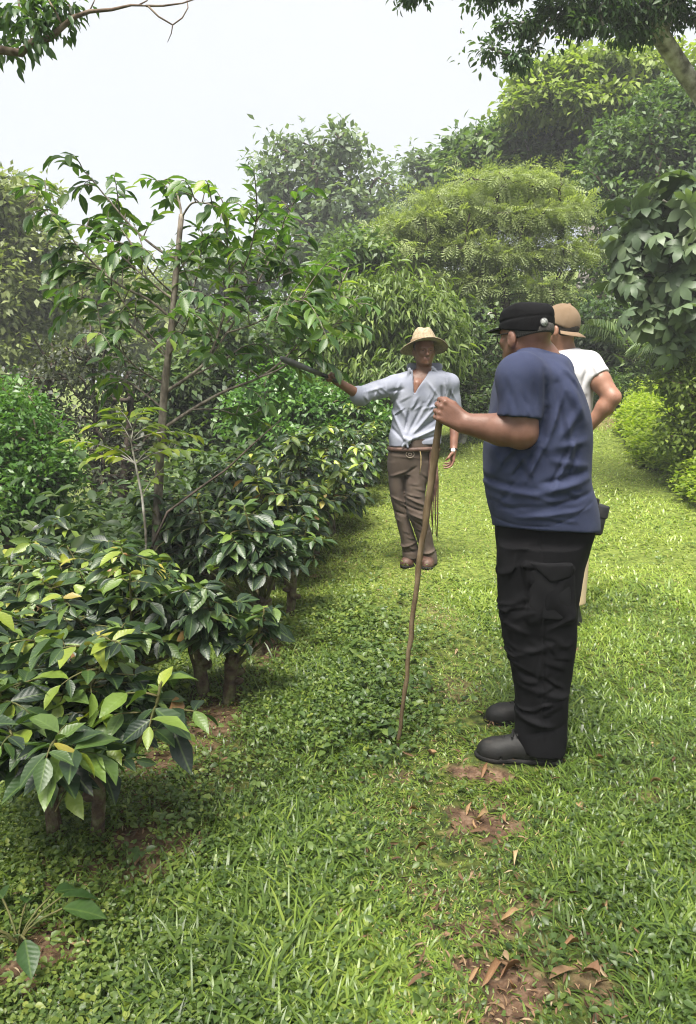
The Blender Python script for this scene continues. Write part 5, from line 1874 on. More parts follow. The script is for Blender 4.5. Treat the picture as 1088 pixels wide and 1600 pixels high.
# cargo pocket on the outer thigh
pk = [P(826, 893, 2.66), P(890, 900, 2.68), P(893, 965, 2.68), P(828, 968, 2.665)]
for a, b in ((0, 3), (1, 2)):
    T.cone((pk[a] + pk[0]) / 2 if False else pk[a], pk[b], .012, .014, .012)
T.cone(P(835, 905, 2.672), P(885, 960, 2.68), .022, .024, .03)
T.cone(P(880, 905, 2.676), P(838, 960, 2.672), .020, .024, .03)
T.cone(P(822, 884, 2.66), P(893, 890, 2.676), .015, .014, .008)     # flap
T.folds(fl(2.68, (780, 905, 812, 882, .012, .006), (784, 975, 822, 990, .013, .006), (800, 1030, 872, 1002, .014, .007), (806, 1052, 860, 1066, .012, -.006), (815, 1075, 884, 1092, .015, .007),
           (812, 1125, 868, 1140, .015, .009), (830, 1152, 884, 1138, .012, -.006), (850, 985, 895, 962, .012, .006), (845, 1020, 835, 1100, .010, .005), (800, 860, 840, 850, .012, .005), (846, 832, 850, 1160, .004, -.004)), yside=2.86)
T.folds(rand_folds(2.68, (790, 985, 885, 1060), 12, 25, 51), yside=2.86)
T.folds(rand_folds(2.68, (815, 1060, 880, 1160), 14, -15, 52, ln=(14, 40)), yside=2.86)
T.folds(rand_folds(2.68, (782, 880, 822, 980), 8, -35, 53), yside=2.86)
T.ripple(.0045, 24, 5)
trs = T.build("trousers", BLACKC, man)


def patch(name, grow, corners, mat, seed):
    """A sewn-on pocket piece: a slightly larger copy of the leg, cut to the pocket's outline."""
    K_ = Field([.5, 2.60, .45], [.95, 2.80, .95], .005)
    K_.loft([(r_[0], r_[1], r_[2], r_[3] + grow * .5, r_[4] + grow) for r_ in near], .02, ex=2.3)
    c = [P(a, b, 2.66) for a, b in corners]
    mid_ = sum(c) / 4
    for i in range(4):
        p, q = c[i], c[(i + 1) % 4]
        n_ = np.array([-(q - p)[2], 0, (q - p)[0]])
        if np.dot(n_, mid_ - p) > 0:
            n_ = -n_
        K_.cut(p, n_, k=.008)
    K_.cut([0, 2.76, 0], (0, 1, 0))
    K_.ripple(.004, 34, seed)
    return K_.build(name, mat, trs)


BLACKC2 = cloth("cloth_black_pocket", (.006, .006, .007), (.0095, .0095, .0105), sheen=.0)
patch("cargo_pocket", .012, [(826, 888), (893, 893), (893, 968), (828, 966)], BLACKC2, 61)
patch("pocket_flap", .019, [(822, 876), (896, 882), (895, 903), (858, 911), (824, 899)][0:4], BLACKC2, 62)
for (h_, t_, an) in [((P(876, 1190, 2.74)[0], 2.735), (P(750, 1190, 2.74)[0], 2.775), P(846, 1150, 2.765)), ((P(878, 1140, 3.03)[0], 3.0), (P(762, 1140, 3.03)[0], 3.05), P(842, 1115, 2.985))]:
    shoe(man, h_, t_, float(terrain((h_[0] + t_[0]) / 2, (h_[1] + t_[1]) / 2)) - .004, .105, .13, BOOT, RUBBER, an, .052)

# cap: soft flat-topped cap with a short stiff visor, round badge on its side
f1, l1, u1 = A1
capc = q1(-.004, 0, .052)
C = Field(capc - .20, capc + .20, .0035)


def capp(a, b, e):
    return capc + f1 * a + l1 * b + u1 * e


u_c = norm(u1 - f1 * .10)


def capfn(x, y, z):
    p = [x - capc[0], y - capc[1], z - capc[2]]
    a = p[0] * f1[0] + p[1] * f1[1] + p[2] * f1[2]
    b = p[0] * l1[0] + p[1] * l1[1] + p[2] * l1[2]
    e = p[0] * u_c[0] + p[1] * u_c[1] + p[2] * u_c[2]
    ra, rb = .107 - .10 * e * (e > 0), .090 - .09 * e * (e > 0)
    q = (np.sqrt((a / ra) ** 2 + (b / rb) ** 2) - 1) * .095
    top = e - (.070 - .30 * np.clip(a + .02, 0, 1) - .10 * np.clip(-a - .03, 0, 1))
    k = .034
    h_ = np.maximum(k - np.abs(q - top), 0) / k
    d = np.maximum(q, top) + h_ * h_ * k * .25
    return np.maximum(d, -.030 - e)


C.put(capfn, capc - .15, capc + .15, .002)
# stitched groove above the sweatband
for t in np.linspace(0, 2 * math.pi, 49)[:-1]:
    g0 = [capc + f1 * .1075 * math.cos(u_) + l1 * .0905 * math.sin(u_) + u1 * (.006 - .1 * .1 * math.cos(u_)) for u_ in (t, t + .14)]
    C.cone(g0[0], g0[1], .0035, .0035, .003, sub=True)
C.ripple(.0028, 30, 8)
cap = C.build("cap", BLACKC, man)
mb = MB()
NV = 13
top, bot = [], []
for i in range(NV):
    a = (i / (NV - 1) - .5) * 1.6
    for rr, drop in ((.0, 0), (.03, .006), (.058 * math.cos(a * .55), .017)):
        pt = capp(math.cos(a) * (.106 + rr), math.sin(a) * (.090 + rr * .9), -.010 - drop - .016 * abs(math.sin(a)) ** 2)
        top.append(pt); bot.append(pt - u1 * .004)
V = np.array(top + bot)
n3 = NV * 3
fs = []
for i in range(NV - 1):
    for j in range(2):
        a, b, c, d = i * 3 + j, i * 3 + j + 1, (i + 1) * 3 + j + 1, (i + 1) * 3 + j
        fs.append((a, b, c, d)); fs.append((a + n3, d + n3, c + n3, b + n3))
    a, b = i * 3 + 2, (i + 1) * 3 + 2
    fs.append((a, a + n3, b + n3, b))
for i in (0, NV - 1):
    for j in range(2):
        a, b = i * 3 + j, i * 3 + j + 1
        fs.append((a, a + n3, b + n3, b))
mb.add(V, np.array(fs))
mb.build("visor", BLACKC, cap)
bd = norm(-f1 * .52 + l1 * .62)
bc = P(851, 505, 2.80)
bdn = norm(np.array([.36, -.93, 0.0]))
# push the badge on to the cap wall
al, be = np.dot(bdn, f1), np.dot(bdn, l1)
rad_ = 1 / math.sqrt((al / .1065) ** 2 + (be / .0895) ** 2)
bc = capc + bdn * (rad_ + .001) + np.array([0, 0, bc[2] - capc[2]])
BADGE = noise_mat("badge_grey_white", [(.42, (.14, .15, .15)), (.58, (.36, .37, .35))], scale=170, rough=.4, bump=0)
BADGERIM = noise_mat("badge_rim", [(.4, (.05, .05, .05)), (.6, (.10, .10, .10))], scale=30, rough=.5, bump=0)
tz = np.array([0, 0, 1.0]); tx = norm(np.cross(tz, bdn))


def disc(rad, thick, lift, seg=20):
    a = np.linspace(0, 2 * math.pi, seg, endpoint=False)
    ring = np.cos(a)[:, None] * tx * rad + np.sin(a)[:, None] * tz * rad + bc
    V = np.concatenate([ring + bdn * lift, ring + bdn * (lift + thick)])
    j = np.arange(seg)
    m_ = MB()
    m_.add(V, [np.stack([j, (j + 1) % seg, (j + 1) % seg + seg, j + seg], -1), (j + seg)[None], j[::-1][None]])
    return m_


bo = disc(.0165, .004, 0).build("badge", BADGERIM, cap, smooth=False)
disc(.0135, .0015, .0035).build("badge_face", BADGE, cap, smooth=False)

# cropped grey hair under the cap, and the temple of the glasses
H = Field(hc - .16, hc + .16, .004)
H.ell(q1(-.016, 0, .022), A1, (.098, .0805, .090), .01)
H.cut(q1(.012, 0, 0), f1)
H.cut(q1(0, 0, -.016), -u1 - f1 * .25)
H.cut(q1(0, 0, .045), u1)
H.build("hair", HAIRGREY, man)
mb = MB()
mb.tube([q1(.095, .072, .006), q1(.05, .0795, .008), q1(-.012, .083, .010), q1(-.026, .082, -.008)], [.0024] * 4, 6)
a = np.linspace(0, 2 * math.pi, 17)
for sgn in (1, -1):
    mb.tube([q1(.094 - .012 * abs(math.cos(t)), sgn * (.034 + .027 * math.cos(t)), -.003 + .019 * math.sin(t)) for t in a], [.0019] * 17, 5, cap=False)
mb.tube([q1(.112, -.008, .002), q1(.115, 0, .005), q1(.112, .008, .002)], [.0019] * 3, 5)
mb.build("glasses", RUBBER, man)

# pouch clipped at the back of the belt
pc = P(930, 812, 2.90)
po = MB()


def rbox(mb_, c, ax, hx, bev=.008):
    """Bevelled box with its own axes."""
    ax = [np.array(a, float) for a in ax]
    V, idx = [], {}
    for sx in (-1, 1):
        for sy in (-1, 1):
            for sz in (-1, 1):
                for m_ in range(3):
                    e = [hx[0], hx[1], hx[2]]
                    for q in range(3):
                        if q != m_:
                            e[q] -= bev
                    idx[(sx, sy, sz, m_)] = len(V)
                    V.append(np.array(c) + ax[0] * sx * e[0] + ax[1] * sy * e[1] + ax[2] * sz * e[2])
    F4, F3 = [], []
    S2 = (-1, 1)
    for s in S2:
        F4.append([idx[(s, a, b, 0)] for a, b in ((-1, -1), (1, -1), (1, 1), (-1, 1))])
        F4.append([idx[(a, s, b, 1)] for a, b in ((-1, -1), (1, -1), (1, 1), (-1, 1))])
        F4.append([idx[(a, b, s, 2)] for a, b in ((-1, -1), (1, -1), (1, 1), (-1, 1))])
    for a in S2:
        for b in S2:
            F4.append([idx[(a, b, -1, 0)], idx[(a, b, 1, 0)], idx[(a, b, 1, 1)], idx[(a, b, -1, 1)]])
            F4.append([idx[(a, -1, b, 0)], idx[(a, 1, b, 0)], idx[(a, 1, b, 2)], idx[(a, -1, b, 2)]])
            F4.append([idx[(-1, a, b, 1)], idx[(1, a, b, 1)], idx[(1, a, b, 2)], idx[(-1, a, b, 2)]])
            for e in S2:
                F3.append([idx[(a, b, e, m_)] for m_ in range(3)])
    mb_.add(np.array(V), [np.array(F4), np.array(F3)])


pax = [norm(np.array([.95, .15, -.12])), norm(np.array([-.15, .98, 0])), norm(np.array([.16, .0, 1]))]
pouch = empty("belt_pouch", pc, "black pouch clipped to the back of the navy shirted man's belt", "pouch")
rbox(po, pc, pax, (.026, .040, .056))
po.build("case", LEATHER, pouch)
po = MB()
rbox(po, pc + pax[0] * .003 + pax[2] * .036, pax, (.0275, .042, .026), .006)
po.build("flap", LEATHER, pouch)
po = MB()
rbox(po, pc - pax[0] * .020 + pax[2] * .045, pax, (.012, .022, .040), .004)
po.build("clip", RUBBER, pouch)

# the walking stick
k0 = P(688, 662, 2.762)
s_bot = G(621, 1174)
s_bot = np.array([s_bot[0], s_bot[1], float(terrain(s_bot[0], s_bot[1])) - .01])
r = np.random.default_rng(4)
ts = np.linspace(0, 1, 26)
top_ = k0 + (k0 - s_bot) * .045
pix = [(621, 1172), (630, 1100), (640, 1010), (650, 920), (662, 830), (672, 760), (680, 710), (687, 668), (690, 640)]
ys_ = np.linspace(s_bot[1], k0[1], len(pix))
raw = np.array([P(a, b, y) for (a, b), y in zip(pix, ys_)])
raw[0] = s_bot
dd = np.concatenate([[0], np.cumsum(np.linalg.norm(np.diff(raw, axis=0), axis=1))]); dd /= dd[-1]
sp = np.stack([np.interp(ts, dd, raw[:, i]) for i in range(3)], -1)
sp[1:-1] += r.normal(0, .0022, (24, 3))
rad = np.interp(ts, [0, .3, .6, .8, 1], [.0070, .0085, .0105, .0125, .0125]) * (1 + .10 * r.random(26))
rad[[5, 9, 14, 18, 22]] *= 1.16
stick = MB()
stick.tube(sp, rad, 10)
so_ = empty("walking_stick", s_bot, "long rough wooden walking stick gripped by the man in navy, standing in the grass", "walking stick")
stick.build("shaft", WOODSTICK, so_)
kb = MB()
kb.tube([sp[22] , sp[22] + [.012, -.006, .016], sp[22] + [.018, -.008, .022]], [.008, .007, .004], 6)
kb.build("knot", WOODSTICK, so_)

# ================================================================== the farmer
Y2 = 5.74
gz2 = float(terrain(.55, 5.75))
far_ = empty("person", np.array([.57, 5.75, gz2]), "farmer in straw hat, pale knotted shirt and brown trousers, pointing with a machete", "person", "three men talking on the path")
h2c = P(663, 548, 5.70)
B = Field([-.30, 5.15, gz2 - .02], [1.0, 6.0, 1.80], .0065)
A2, q2 = head(B, h2c, norm(np.array([.16, -1, 0])), tilt=.0, s=.95, k=.018)
nb2 = P(664, 592, 5.76)
B.cone(h2c + [0, .02, -.06], nb2, .056, .062, .03)
B.loft(sect(Y2, [(578, 645, 684, .06), (592, 625, 700, .09), (615, 617, 695, .095), (650, 618, 690, .09), (690, 616, 680, .085), (725, 622, 668, .08)]), .03)
B.cone(P(652, 600, 5.655), P(650, 625, 5.655), .03, .03, .03)
shR, shL = P(617, 602, 5.72), P(702, 600, 5.76)
elR, wrR = P(562, 618, 5.52), P(529, 597, 5.40)
elL, wrL = P(711, 655, 5.78), P(709, 702, 5.70)
B.cone(shR, elR, .052, .042, .02); B.cone(elR, wrR, .042, .028, .02)
B.cone(shL, elL, .052, .042, .02); B.cone(elL, wrL, .041, .028, .02)
dR = norm(P(508, 580, 5.33) - wrR)
hand(B, wrR, dR + [0, 0, .05], (-.1, -.75, -.55), (-.2, -.5, .8), [(1.0, 1.35, 1.0)] * 4, rw=.028, s=.98, thumb=(dR * .8 + np.array([0, -.5, .3]), dR + np.array([0, -.5, -.1]), dR * .7 + np.array([0, -.2, -.6])))
hand(B, wrL, (-.10, -.12, -1), (-1, -.1, 0), (0, -1, 0), [(.35, .55, .4), (.45, .6, .45), (.55, .65, .45), (.6, .7, .5)], rw=.028, s=.98)
for a, b, c in (((626, 720, 5.75), (627, 800, 5.76), (642, 862, 5.77)), ((660, 720, 5.76), (652, 800, 5.68), (669, 868, 5.70))):
    B.cone(P(*a), P(*b), .060, .042, .03); B.cone(P(*b), P(*c), .042, .034, .02)
B.build("body", SKIN2, far_, attr=lips_attr(q2))
for sgn in (-1, 1):
    e_ = MB()
    e_.lathe([(.0001, -.0105), (.0065, -.0085), (.0100, -.003), (.0105, 0), (.0100, .003), (.0065, .0085), (.0001, .0105)], q2(.0755, sgn * .031, .0), 12)
    e_.build("eye", EYEM, far_)
    e_ = MB()
    e_.lathe([(.0001, -.0052), (.004, -.0040), (.0055, 0), (.004, .0040), (.0001, .0052)], q2(.0835, sgn * .031, .0), 10)
    e_.build("iris", RUBBER, far_)
H = Field(h2c - .14, h2c + .14, .006)
H.ell(q2(-.014, 0, .018), A2, (.096, .079, .088), .01)
H.cut(q2(.012, 0, 0), A2[0] + A2[2] * .0)
H.cut(q2(0, 0, -.055), -A2[2])
H.build("hair", HAIRGREY, far_)

S = Field([-.10, 5.3, .85], [.92, 6.0, 1.66], .006)
S.loft(sect(Y2, [(579, 642, 690, .080), (585, 628, 702, .105), (595, 617, 708, .122), (612, 613, 703, .122), (640, 613, 696, .115), (665, 612, 691, .110), (682, 608, 690, .122), (694, 608, 690, .12), (702, 608, 690, .12)]), .025, ex=2.4)
S.cone(P(655, 590, 5.75), shR, .06, .070, .04)
S.cone(P(672, 590, 5.76), shL, .06, .070, .04)
S.cone(shR, elR, .071, .066, .03)
elR2 = elR + norm(wrR - elR) * .02
S.cone(elR, elR2, .066, .062, .01)
S.cut(elR2, norm(wrR - elR), lo=elR - .12, hi=elR + [.06, .12, .12])
S.cone(elR2 - norm(wrR - elR) * .035, elR2 - norm(wrR - elR) * .012, .0685, .0675, .004)      # rolled cuff
S.cone(shL, elL, .070, .064, .03, clip=(elL + [0, 0, -.01], (0, 0, -1)))
S.cut(P(650, 696, 5.62), (.05, -.1, -1), lo=[-.1, 5.3, .85], hi=[.7, 6, 1.2])
# open front: wedge cut away down to the breastbone
apex = P(649, 617, 5.6)
for t in np.linspace(0, 1, 12):
    c = P(647.5 + (658 - 647.5) * t, 616 - 40 * t, 5.60)
    S.cone(c + [0, -.05, 0], c + [0, .062 + .02 * t, 0], .004 + .062 * t, .004 + .056 * t, .004, sub=True)
# collar wings and front edges
for pts, rr in [([(640, 577), (637, 590), (645, 603)], .012), ([(644, 580), (645, 598), (649, 620)], .008), ([(676, 574), (686, 586), (688, 592)], .014), ([(676, 577), (664, 598), (650, 620)], .009), ([(680, 578), (690, 590)], .013)]:
    pp = [P(a, b, 5.635 + .03 * abs(a - 655) / 30) for a, b in pts]
    for a, b in zip(pp[:-1], pp[1:]):
        S.cone(a, b, rr, rr, .006, sq=((0, 1, 0), .6))
S.cone(P(642, 574, 5.78), P(686, 573, 5.78), .030, .030, .01)
S.cone(h2c + [0, .02, -.06], nb2, .058, .064, .004, sub=True)
kn = P(636, 688, 5.605)
S.cone(kn + [-.012, 0, .010], kn + [.014, 0, -.006], .020, .018, .01)      # the knot and its tails
S.cone(kn, kn + [-.035, -.008, -.045], .012, .006, .006); S.cone(kn, kn + [.006, -.012, -.050], .011, .006, .006)
S.folds(fl(5.62, (640, 685, 690, 625, .014, .012), (642, 682, 697, 645, .014, -.010), (640, 688, 694, 665, .013, .012), (642, 690, 690, 680, .010, -.008), (632, 685, 612, 640, .013, .009), (630, 688, 610, 665, .012, -.008),
           (638, 680, 662, 630, .012, -.010), (634, 672, 640, 640, .012, -.014), (652, 660, 680, 610, .012, .007), (618, 625, 636, 655, .014, .006), (690, 605, 694, 650, .010, -.012), (696, 600, 701, 650, .010, .008),
           (626, 598, 614, 626, .014, .008), (630, 608, 606, 612, .012, -.008), (600, 604, 570, 612, .012, .007), (604, 618, 572, 628, .010, -.007), (590, 604, 584, 630, .010, .007), (706, 610, 710, 645, .008, -.007),
           (668, 596, 684, 618, .010, .006), (660, 640, 690, 632, .012, .006)), yside=5.74)
S.folds(rand_folds(5.62, (612, 620, 692, 685), 16, -50, 81, ln=(12, 34), w=(.008, .014), amp=.007), yside=5.74)
S.folds(rand_folds(5.5, (565, 602, 612, 630), 9, 70, 82, ln=(10, 22), w=(.007, .012), amp=.006), yside=5.72)
S.folds(rand_folds(5.62, (694, 600, 714, 650), 6, 85, 83, ln=(14, 34), w=(.007, .011), amp=.006), yside=5.76)
S.ripple(.0034, 24, 13)
S.build("shirt", BLUEGREY, far_)
T = Field([.05, 5.45, gz2 + .0], [.85, 6.05, 1.06], .006)
T.loft(sect(5.745, [(684, 612, 684, .125), (697, 610, 683, .128), (712, 606, 678, .130), (728, 606, 674, .125), (740, 608, 673, .112)]), .03)
T.loft(sect(5.75, [(722, 606, 638, .095), (738, 606, 634, .095), (776, 611, 633, .085), (801, 616, 637, .08), (832, 624, 647, .08), (855, 628, 654, .085), (868, 629, 657, .09), (878, 629, 657, .09)]), .02)
T.loft(sect(5.70, [(722, 638, 673, .095, .03), (738, 634, 671, .098, .02), (776, 634, 664, .090, -.01), (801, 637, 667, .085, -.04), (832, 648, 675, .08, -.02), (855, 656, 679, .085, 0), (868, 661, 683, .09, 0), (885, 661, 684, .09, 0)]), .02)
T.cut(P(640, 873, 5.72), (0, -.1, -1), hi=[P(659, 870, 5.7)[0], 6.1, .3])
T.cut(P(670, 881, 5.68), (0, -.1, -1), lo=[P(659, 870, 5.7)[0], 5.4, 0], hi=[.9, 6.1, .3])
T.folds(fl(5.63, (640, 735, 612, 745, .010, .007), (634, 740, 650, 730, .010, -.007), (634, 776, 662, 788, .012, .010), (636, 790, 666, 800, .011, -.009), (640, 802, 668, 812, .011, .010), (646, 812, 670, 828, .010, -.007),
           (612, 778, 632, 786, .010, .007), (616, 800, 634, 806, .010, -.006), (628, 858, 652, 850, .010, .008), (630, 866, 655, 862, .009, -.006), (660, 866, 682, 860, .010, .008), (612, 712, 660, 716, .012, .004), (668, 715, 672, 742, .008, .006)), yside=5.76)
T.folds(rand_folds(5.63, (610, 740, 668, 870), 16, 20, 91, ln=(10, 24), w=(.008, .013), amp=.006), yside=5.76)
T.ripple(.0028, 24, 15)
trf = T.build("trousers", TAUPE, far_)
bl = MB()
a_ = np.linspace(0, 2 * math.pi, 33)
w0 = np.array(sect(5.745, [(698, 609, 683.5, .132)])[0])
for zz in (0,):
    bl.tube([(w0[1] + (w0[3] + .003) * math.copysign(abs(math.cos(t)) ** .9, math.cos(t)), w0[2] + (w0[4] + .003) * math.copysign(abs(math.sin(t)) ** .9, math.sin(t)), w0[0] - .010 + .004 * math.cos(t)) for t in a_], [.019] * 33, 6, cap=False)
bl.build("belt", LEATHER_BR, far_)
hw = MB()      # embroidered ring and cord on the trouser front
rc = P(641, 710, 5.605)
hw.tube([rc + np.array([.030 * math.cos(t), .004 * math.cos(t * 1) ** 2, .024 * math.sin(t)]) for t in a_], [.0025] * 33, 5, cap=False)
hw.tube([rc + np.array([.012 * math.cos(t), 0, .009 * math.sin(t)]) for t in a_], [.0022] * 33, 5, cap=False)
hw.build("buckle", noise_mat("buckle_metal", [(.4, (.16, .13, .10)), (.7, (.30, .25, .19))], scale=40, rough=.5, bump=0), far_)
cd = MB()
cd.tube([P(648, 702, 5.60), P(656, 703, 5.60), P(658, 712, 5.60), P(658, 726, 5.60), P(656, 740, 5.605)], [.0035] * 5, 6)
cd.build("cord", noise_mat("cord_yellow", [(.4, (.32, .24, .11)), (.6, (.42, .33, .17))], scale=60, rough=.8, bump=.2), far_)
for hl, tl, an in [(P(652, 870, 5.83), P(632, 885, 5.66), P(643, 862, 5.77)), (P(672, 880, 5.78), P(667, 898, 5.56), P(672, 868, 5.69))]:
    shoe(far_, hl[:2], tl[:2], float(terrain((hl[0] + tl[0]) / 2, (hl[1] + tl[1]) / 2)) - .008, .10, .11, LEATHER_BR, RUBBER, an, .05, hres=.006)
wt = MB()
wc = wrL + (wrL - elL) * .02
wd_ = norm(wrL - elL)
ua = norm(np.cross(wd_, [0, 1, 0])); ub = np.cross(wd_, ua)
wt.tube([wc + (ua * math.cos(t) + ub * math.sin(t)) * .031 for t in a_], [.0065] * 33, 6, cap=False)
w_o = wt.build("wristwatch", LEATHER, far_)
wt = MB()
wdir = norm(np.array([-.25, -1, .05]))
wp = wc + wdir * .033
t1_ = norm(np.cross(wdir, wd_))
ring = np.array([wp + (t1_ * math.cos(t) + wd_ * math.sin(t)) * .016 for t in a_[:-1]])
j = np.arange(32)
wt.add(np.concatenate([ring - wdir * .004, ring + wdir * .006]), [np.stack([j, (j + 1) % 32, (j + 1) % 32 + 32, j + 32], -1), (j + 32)[None]])
wt.build("watch_face", WHITEMETAL, w_o, smooth=False)

# straw hat, tipped back a little
hat = MB()
hatc = q2(-.012, 0, .048)
ht = .13
hf_, hl_ = A2[0], A2[1]
hu = norm(A2[2] - hf_ * 0 + -hf_ * ht)
hfw = norm(hf_ + A2[2] * ht)


def hatpt(V, ang):
    out_ = np.zeros_like(V)
    for i in range(V.shape[0]):
        rr = np.hypot(V[i, :, 0], V[i, :, 1])
        a, b, e = V[i, :, 0], V[i, :, 1], V[i, :, 2].copy()
        fr = smooth(.105, .19, rr)
        e += fr * (.034 * np.cos(ang) - .030 * np.sin(ang) ** 2 - .012)          # front lifted, sides dip
        ct = smooth(.05, .11, e) * (rr < .11)
        b = b * (1 - .30 * ct * smooth(-.2, .9, np.cos(ang)) )                        # pinched crown
        e -= .018 * ct * np.exp(-(b / .02) ** 2) * (rr < .06)
        out_[i] = hatc + hfw * a[:, None] + hl_ * b[:, None] + hu * e[:, None]
    return out_


prof = [(.186, -.004), (.188, .0), (.184, .002), (.165, .004), (.14, .008), (.118, .012), (.103, .018), (.099, .030), (.092, .055), (.080, .085), (.066, .108), (.048, .123), (.026, .130), (.002, .130)]
hat.lathe([(.180, -.005), (.15, .0), (.12, .006), (.1, .012), (.092, .03)], (0, 0, 0), 40, sx=1.03, sy=.93, fn=hatpt)
hat.lathe(prof, (0, 0, 0), 40, sx=1.03, sy=.93, fn=hatpt)
ho_ = hat.build("straw_hat", STRAW, far_)
hb = MB()
hb.lathe([(.1045, .016), (.1042, .034), (.1005, .035)], (0, 0, 0), 40, sx=1.03, sy=.93, fn=hatpt)
hb.build("hat_band", STRAWBAND, ho_)

# machete in the outstretched hand
grip = wrR + dR * .075 + np.array([-.01, -.028, -.012])
tip = P(438, 557, 5.16)
md = norm(tip - grip)
mach = empty("machete", grip, "dark steel machete held out by the farmer towards the slender tree", "machete")
hm = MB()
mup = norm(np.array([.25, -.25, 1.0]) - md * np.dot([.25, -.25, 1.0], md))
hm.tube([grip - md * .065, grip - md * .05, grip, grip + md * .045, grip + md * .062], [.014, .0165, .0135, .0145, .012], 10)
hm.build("handle", LEATHER, mach)
blm = MB()
tk = np.cross(md, mup)
Lb = np.linalg.norm(tip - grip)
V = []
for f, up_, dn in [(.05, .014, .014), (.3, .015, .019), (.6, .016, .025), (.85, .015, .031), (.95, .010, .028), (1.0, .0, .012)]:
    c = grip + md * Lb * f
    V += [c + mup * up_ + tk * .0013, c + mup * up_ - tk * .0013, c - mup * dn + tk * .0003, c - mup * dn - tk * .0003]
F = []
for i in range(5):
    a = i * 4; b = a + 4
    F += [(a, b, b + 2, a + 2), (a + 1, a + 3, b + 3, b + 1), (a, a + 1, b + 1, b), (a + 2, b + 2, b + 3, a + 3)]
F += [(0, 2, 3, 1), (20, 21, 23, 22)]
blm.add(np.array(V), np.array(F))
blm.build("blade", STEEL, mach, smooth=False)

# leather sheath with long thongs hanging at the farmer's hip
sc0 = P(676, 700, 5.64)
she = empty("machete_sheath", sc0, "dark leather sheath with long hanging thongs at the farmer's left hip", "sheath")
sm_ = MB()
p0, p1 = P(679, 700, 5.63), P(671, 790, 5.62)
d_ = norm(p1 - p0); sd_ = norm(np.cross(d_, [0, 1, 0]))
V, F = [], []
for f, w_ in [(0, .030), (.1, .033), (.5, .030), (.9, .024), (1.0, .010)]:
    c = p0 + (p1 - p0) * f
    V += [c - sd_ * w_ + [0, -.008, 0], c + sd_ * w_ + [0, -.008, 0], c + sd_ * w_ + [0, .008, 0], c - sd_ * w_ + [0, .008, 0]]
for i in range(4):
    for q in range(4):
        F.append((i * 4 + q, i * 4 + (q + 1) % 4, i * 4 + 4 + (q + 1) % 4, i * 4 + 4 + q))
F += [(3, 2, 1, 0), (16, 17, 18, 19)]
sm_.add(np.array(V), np.array(F))
sm_.build("scabbard", LEATHER_BR, she, smooth=False)
for k, (a, b, c) in enumerate([(682, 684, 848), (678, 680, 838), (680, 677, 822), (676, 674, 835), (681, 681, 812)]):
    tm_ = MB()
    tm_.tube([P(a, 708, 5.625), P((a + b) / 2 + 1.5, 750, 5.62), P(b, (c + 750) / 2, 5.62), P(b + (2 if k % 2 else -1), c, 5.62)], [.006, .006, .005, .003], 5)
    tm_.build("thong", LEATHER_BR, she)

# ================================================================== the man in white behind
Y3 = 4.50
gz3 = float(terrain(1.28, 4.5))
m3 = empty("person", np.array([1.27, 4.52, gz3]), "man in white T-shirt and tan cap, elbow bent, half hidden behind another man", "person", "three men talking on the path")
h3c = P(876, 515, 4.5)
B = Field([.85, 4.0, gz3 - .02], [1.85, 5.05, 1.92], .006)
f3 = norm(np.array([-.75, .66, 0]))
A3, q3 = head(B, h3c, f3, s=1.0)
nb3 = P(884, 556, 4.5)
B.cone(h3c + [.012, -.005, -.06], nb3, .060, .066, .03)
B.loft(sect(Y3, [(552, 862, 905, .07), (575, 850, 920, .15), (620, 850, 914, .13), (690, 856, 908, .115), (740, 866, 902, .08)]), .03)
shR3, shL3 = P(918, 570, 4.42), P(856, 572, 4.68)
el3, wr3 = P(957, 621, 4.30), P(920, 668, 4.36)
B.cone(nb3 - [0, 0, .03], shR3, .05, .062, .04); B.cone(nb3 - [0, 0, .03], shL3, .05, .06, .04)
B.cone(shR3, (shR3 + el3) / 2, .064, .060, .03); B.cone((shR3 + el3) / 2, el3, .060, .046, .02)
m_ = el3 + (wr3 - el3) * .3
B.cone(el3, m_, .046, .048, .02); B.cone(m_, wr3, .048, .031, .02)
hand(B, wr3, (-.55, .05, -.75), (-.7, .2, .4), (0, -1, .2), [(.3, .4, .3)] * 4, rw=.03)
B.cone(shL3, shL3 + [-.06, .02, -.30], .060, .045, .03); B.cone(shL3 + [-.06, .02, -.30], shL3 + [-.04, -.10, -.54], .044, .030, .02)
hand(B, shL3 + [-.04, -.10, -.54], (0, -.1, -1), (.9, 0, 0), (0, -1, 0), [(.3, .5, .4)] * 4, rw=.03)
for a in (4.42, 4.62):
    B.cone(P(884, 760, a * .6 + 1.8), P(886 if a < 4.5 else 875, 860, a), .055, .042, .03); B.cone(P(886 if a < 4.5 else 875, 860, a), P(893 if a < 4.5 else 876, 930, a), .042, .038, .02)
B.build("body", SKIN3, m3, attr=lips_attr(q3))
S = Field([.90, 4.0, .85], [1.75, 5.05, 1.76], .006)
S.loft(sect(Y3, [(548, 866, 900, .08), (556, 856, 914, .13), (575, 846, 926, .185), (610, 845, 925, .18), (660, 846, 921, .165), (715, 844, 920, .165), (735, 844, 920, .165)]), .03)
S.cone(P(892, 560, 4.47), shR3, .06, .078, .05); S.cone(P(878, 560, 4.55), shL3, .06, .076, .05)
sl3 = shR3 + (el3 - shR3) * .42
S.cone(shR3, sl3, .079, .074, .03, clip=(sl3, el3 - shR3))
S.cone(shL3, shL3 + [-.03, .01, -.16], .076, .07, .03, clip=(shL3 + [-.03, .01, -.14], (-.1, 0, -1)))
S.cut(P(885, 728, 4.4), (0, 0, -1))
S.cone(h3c + [.012, -.005, -.05], nb3 + [0, 0, .01], .062, .070, .006, sub=True)
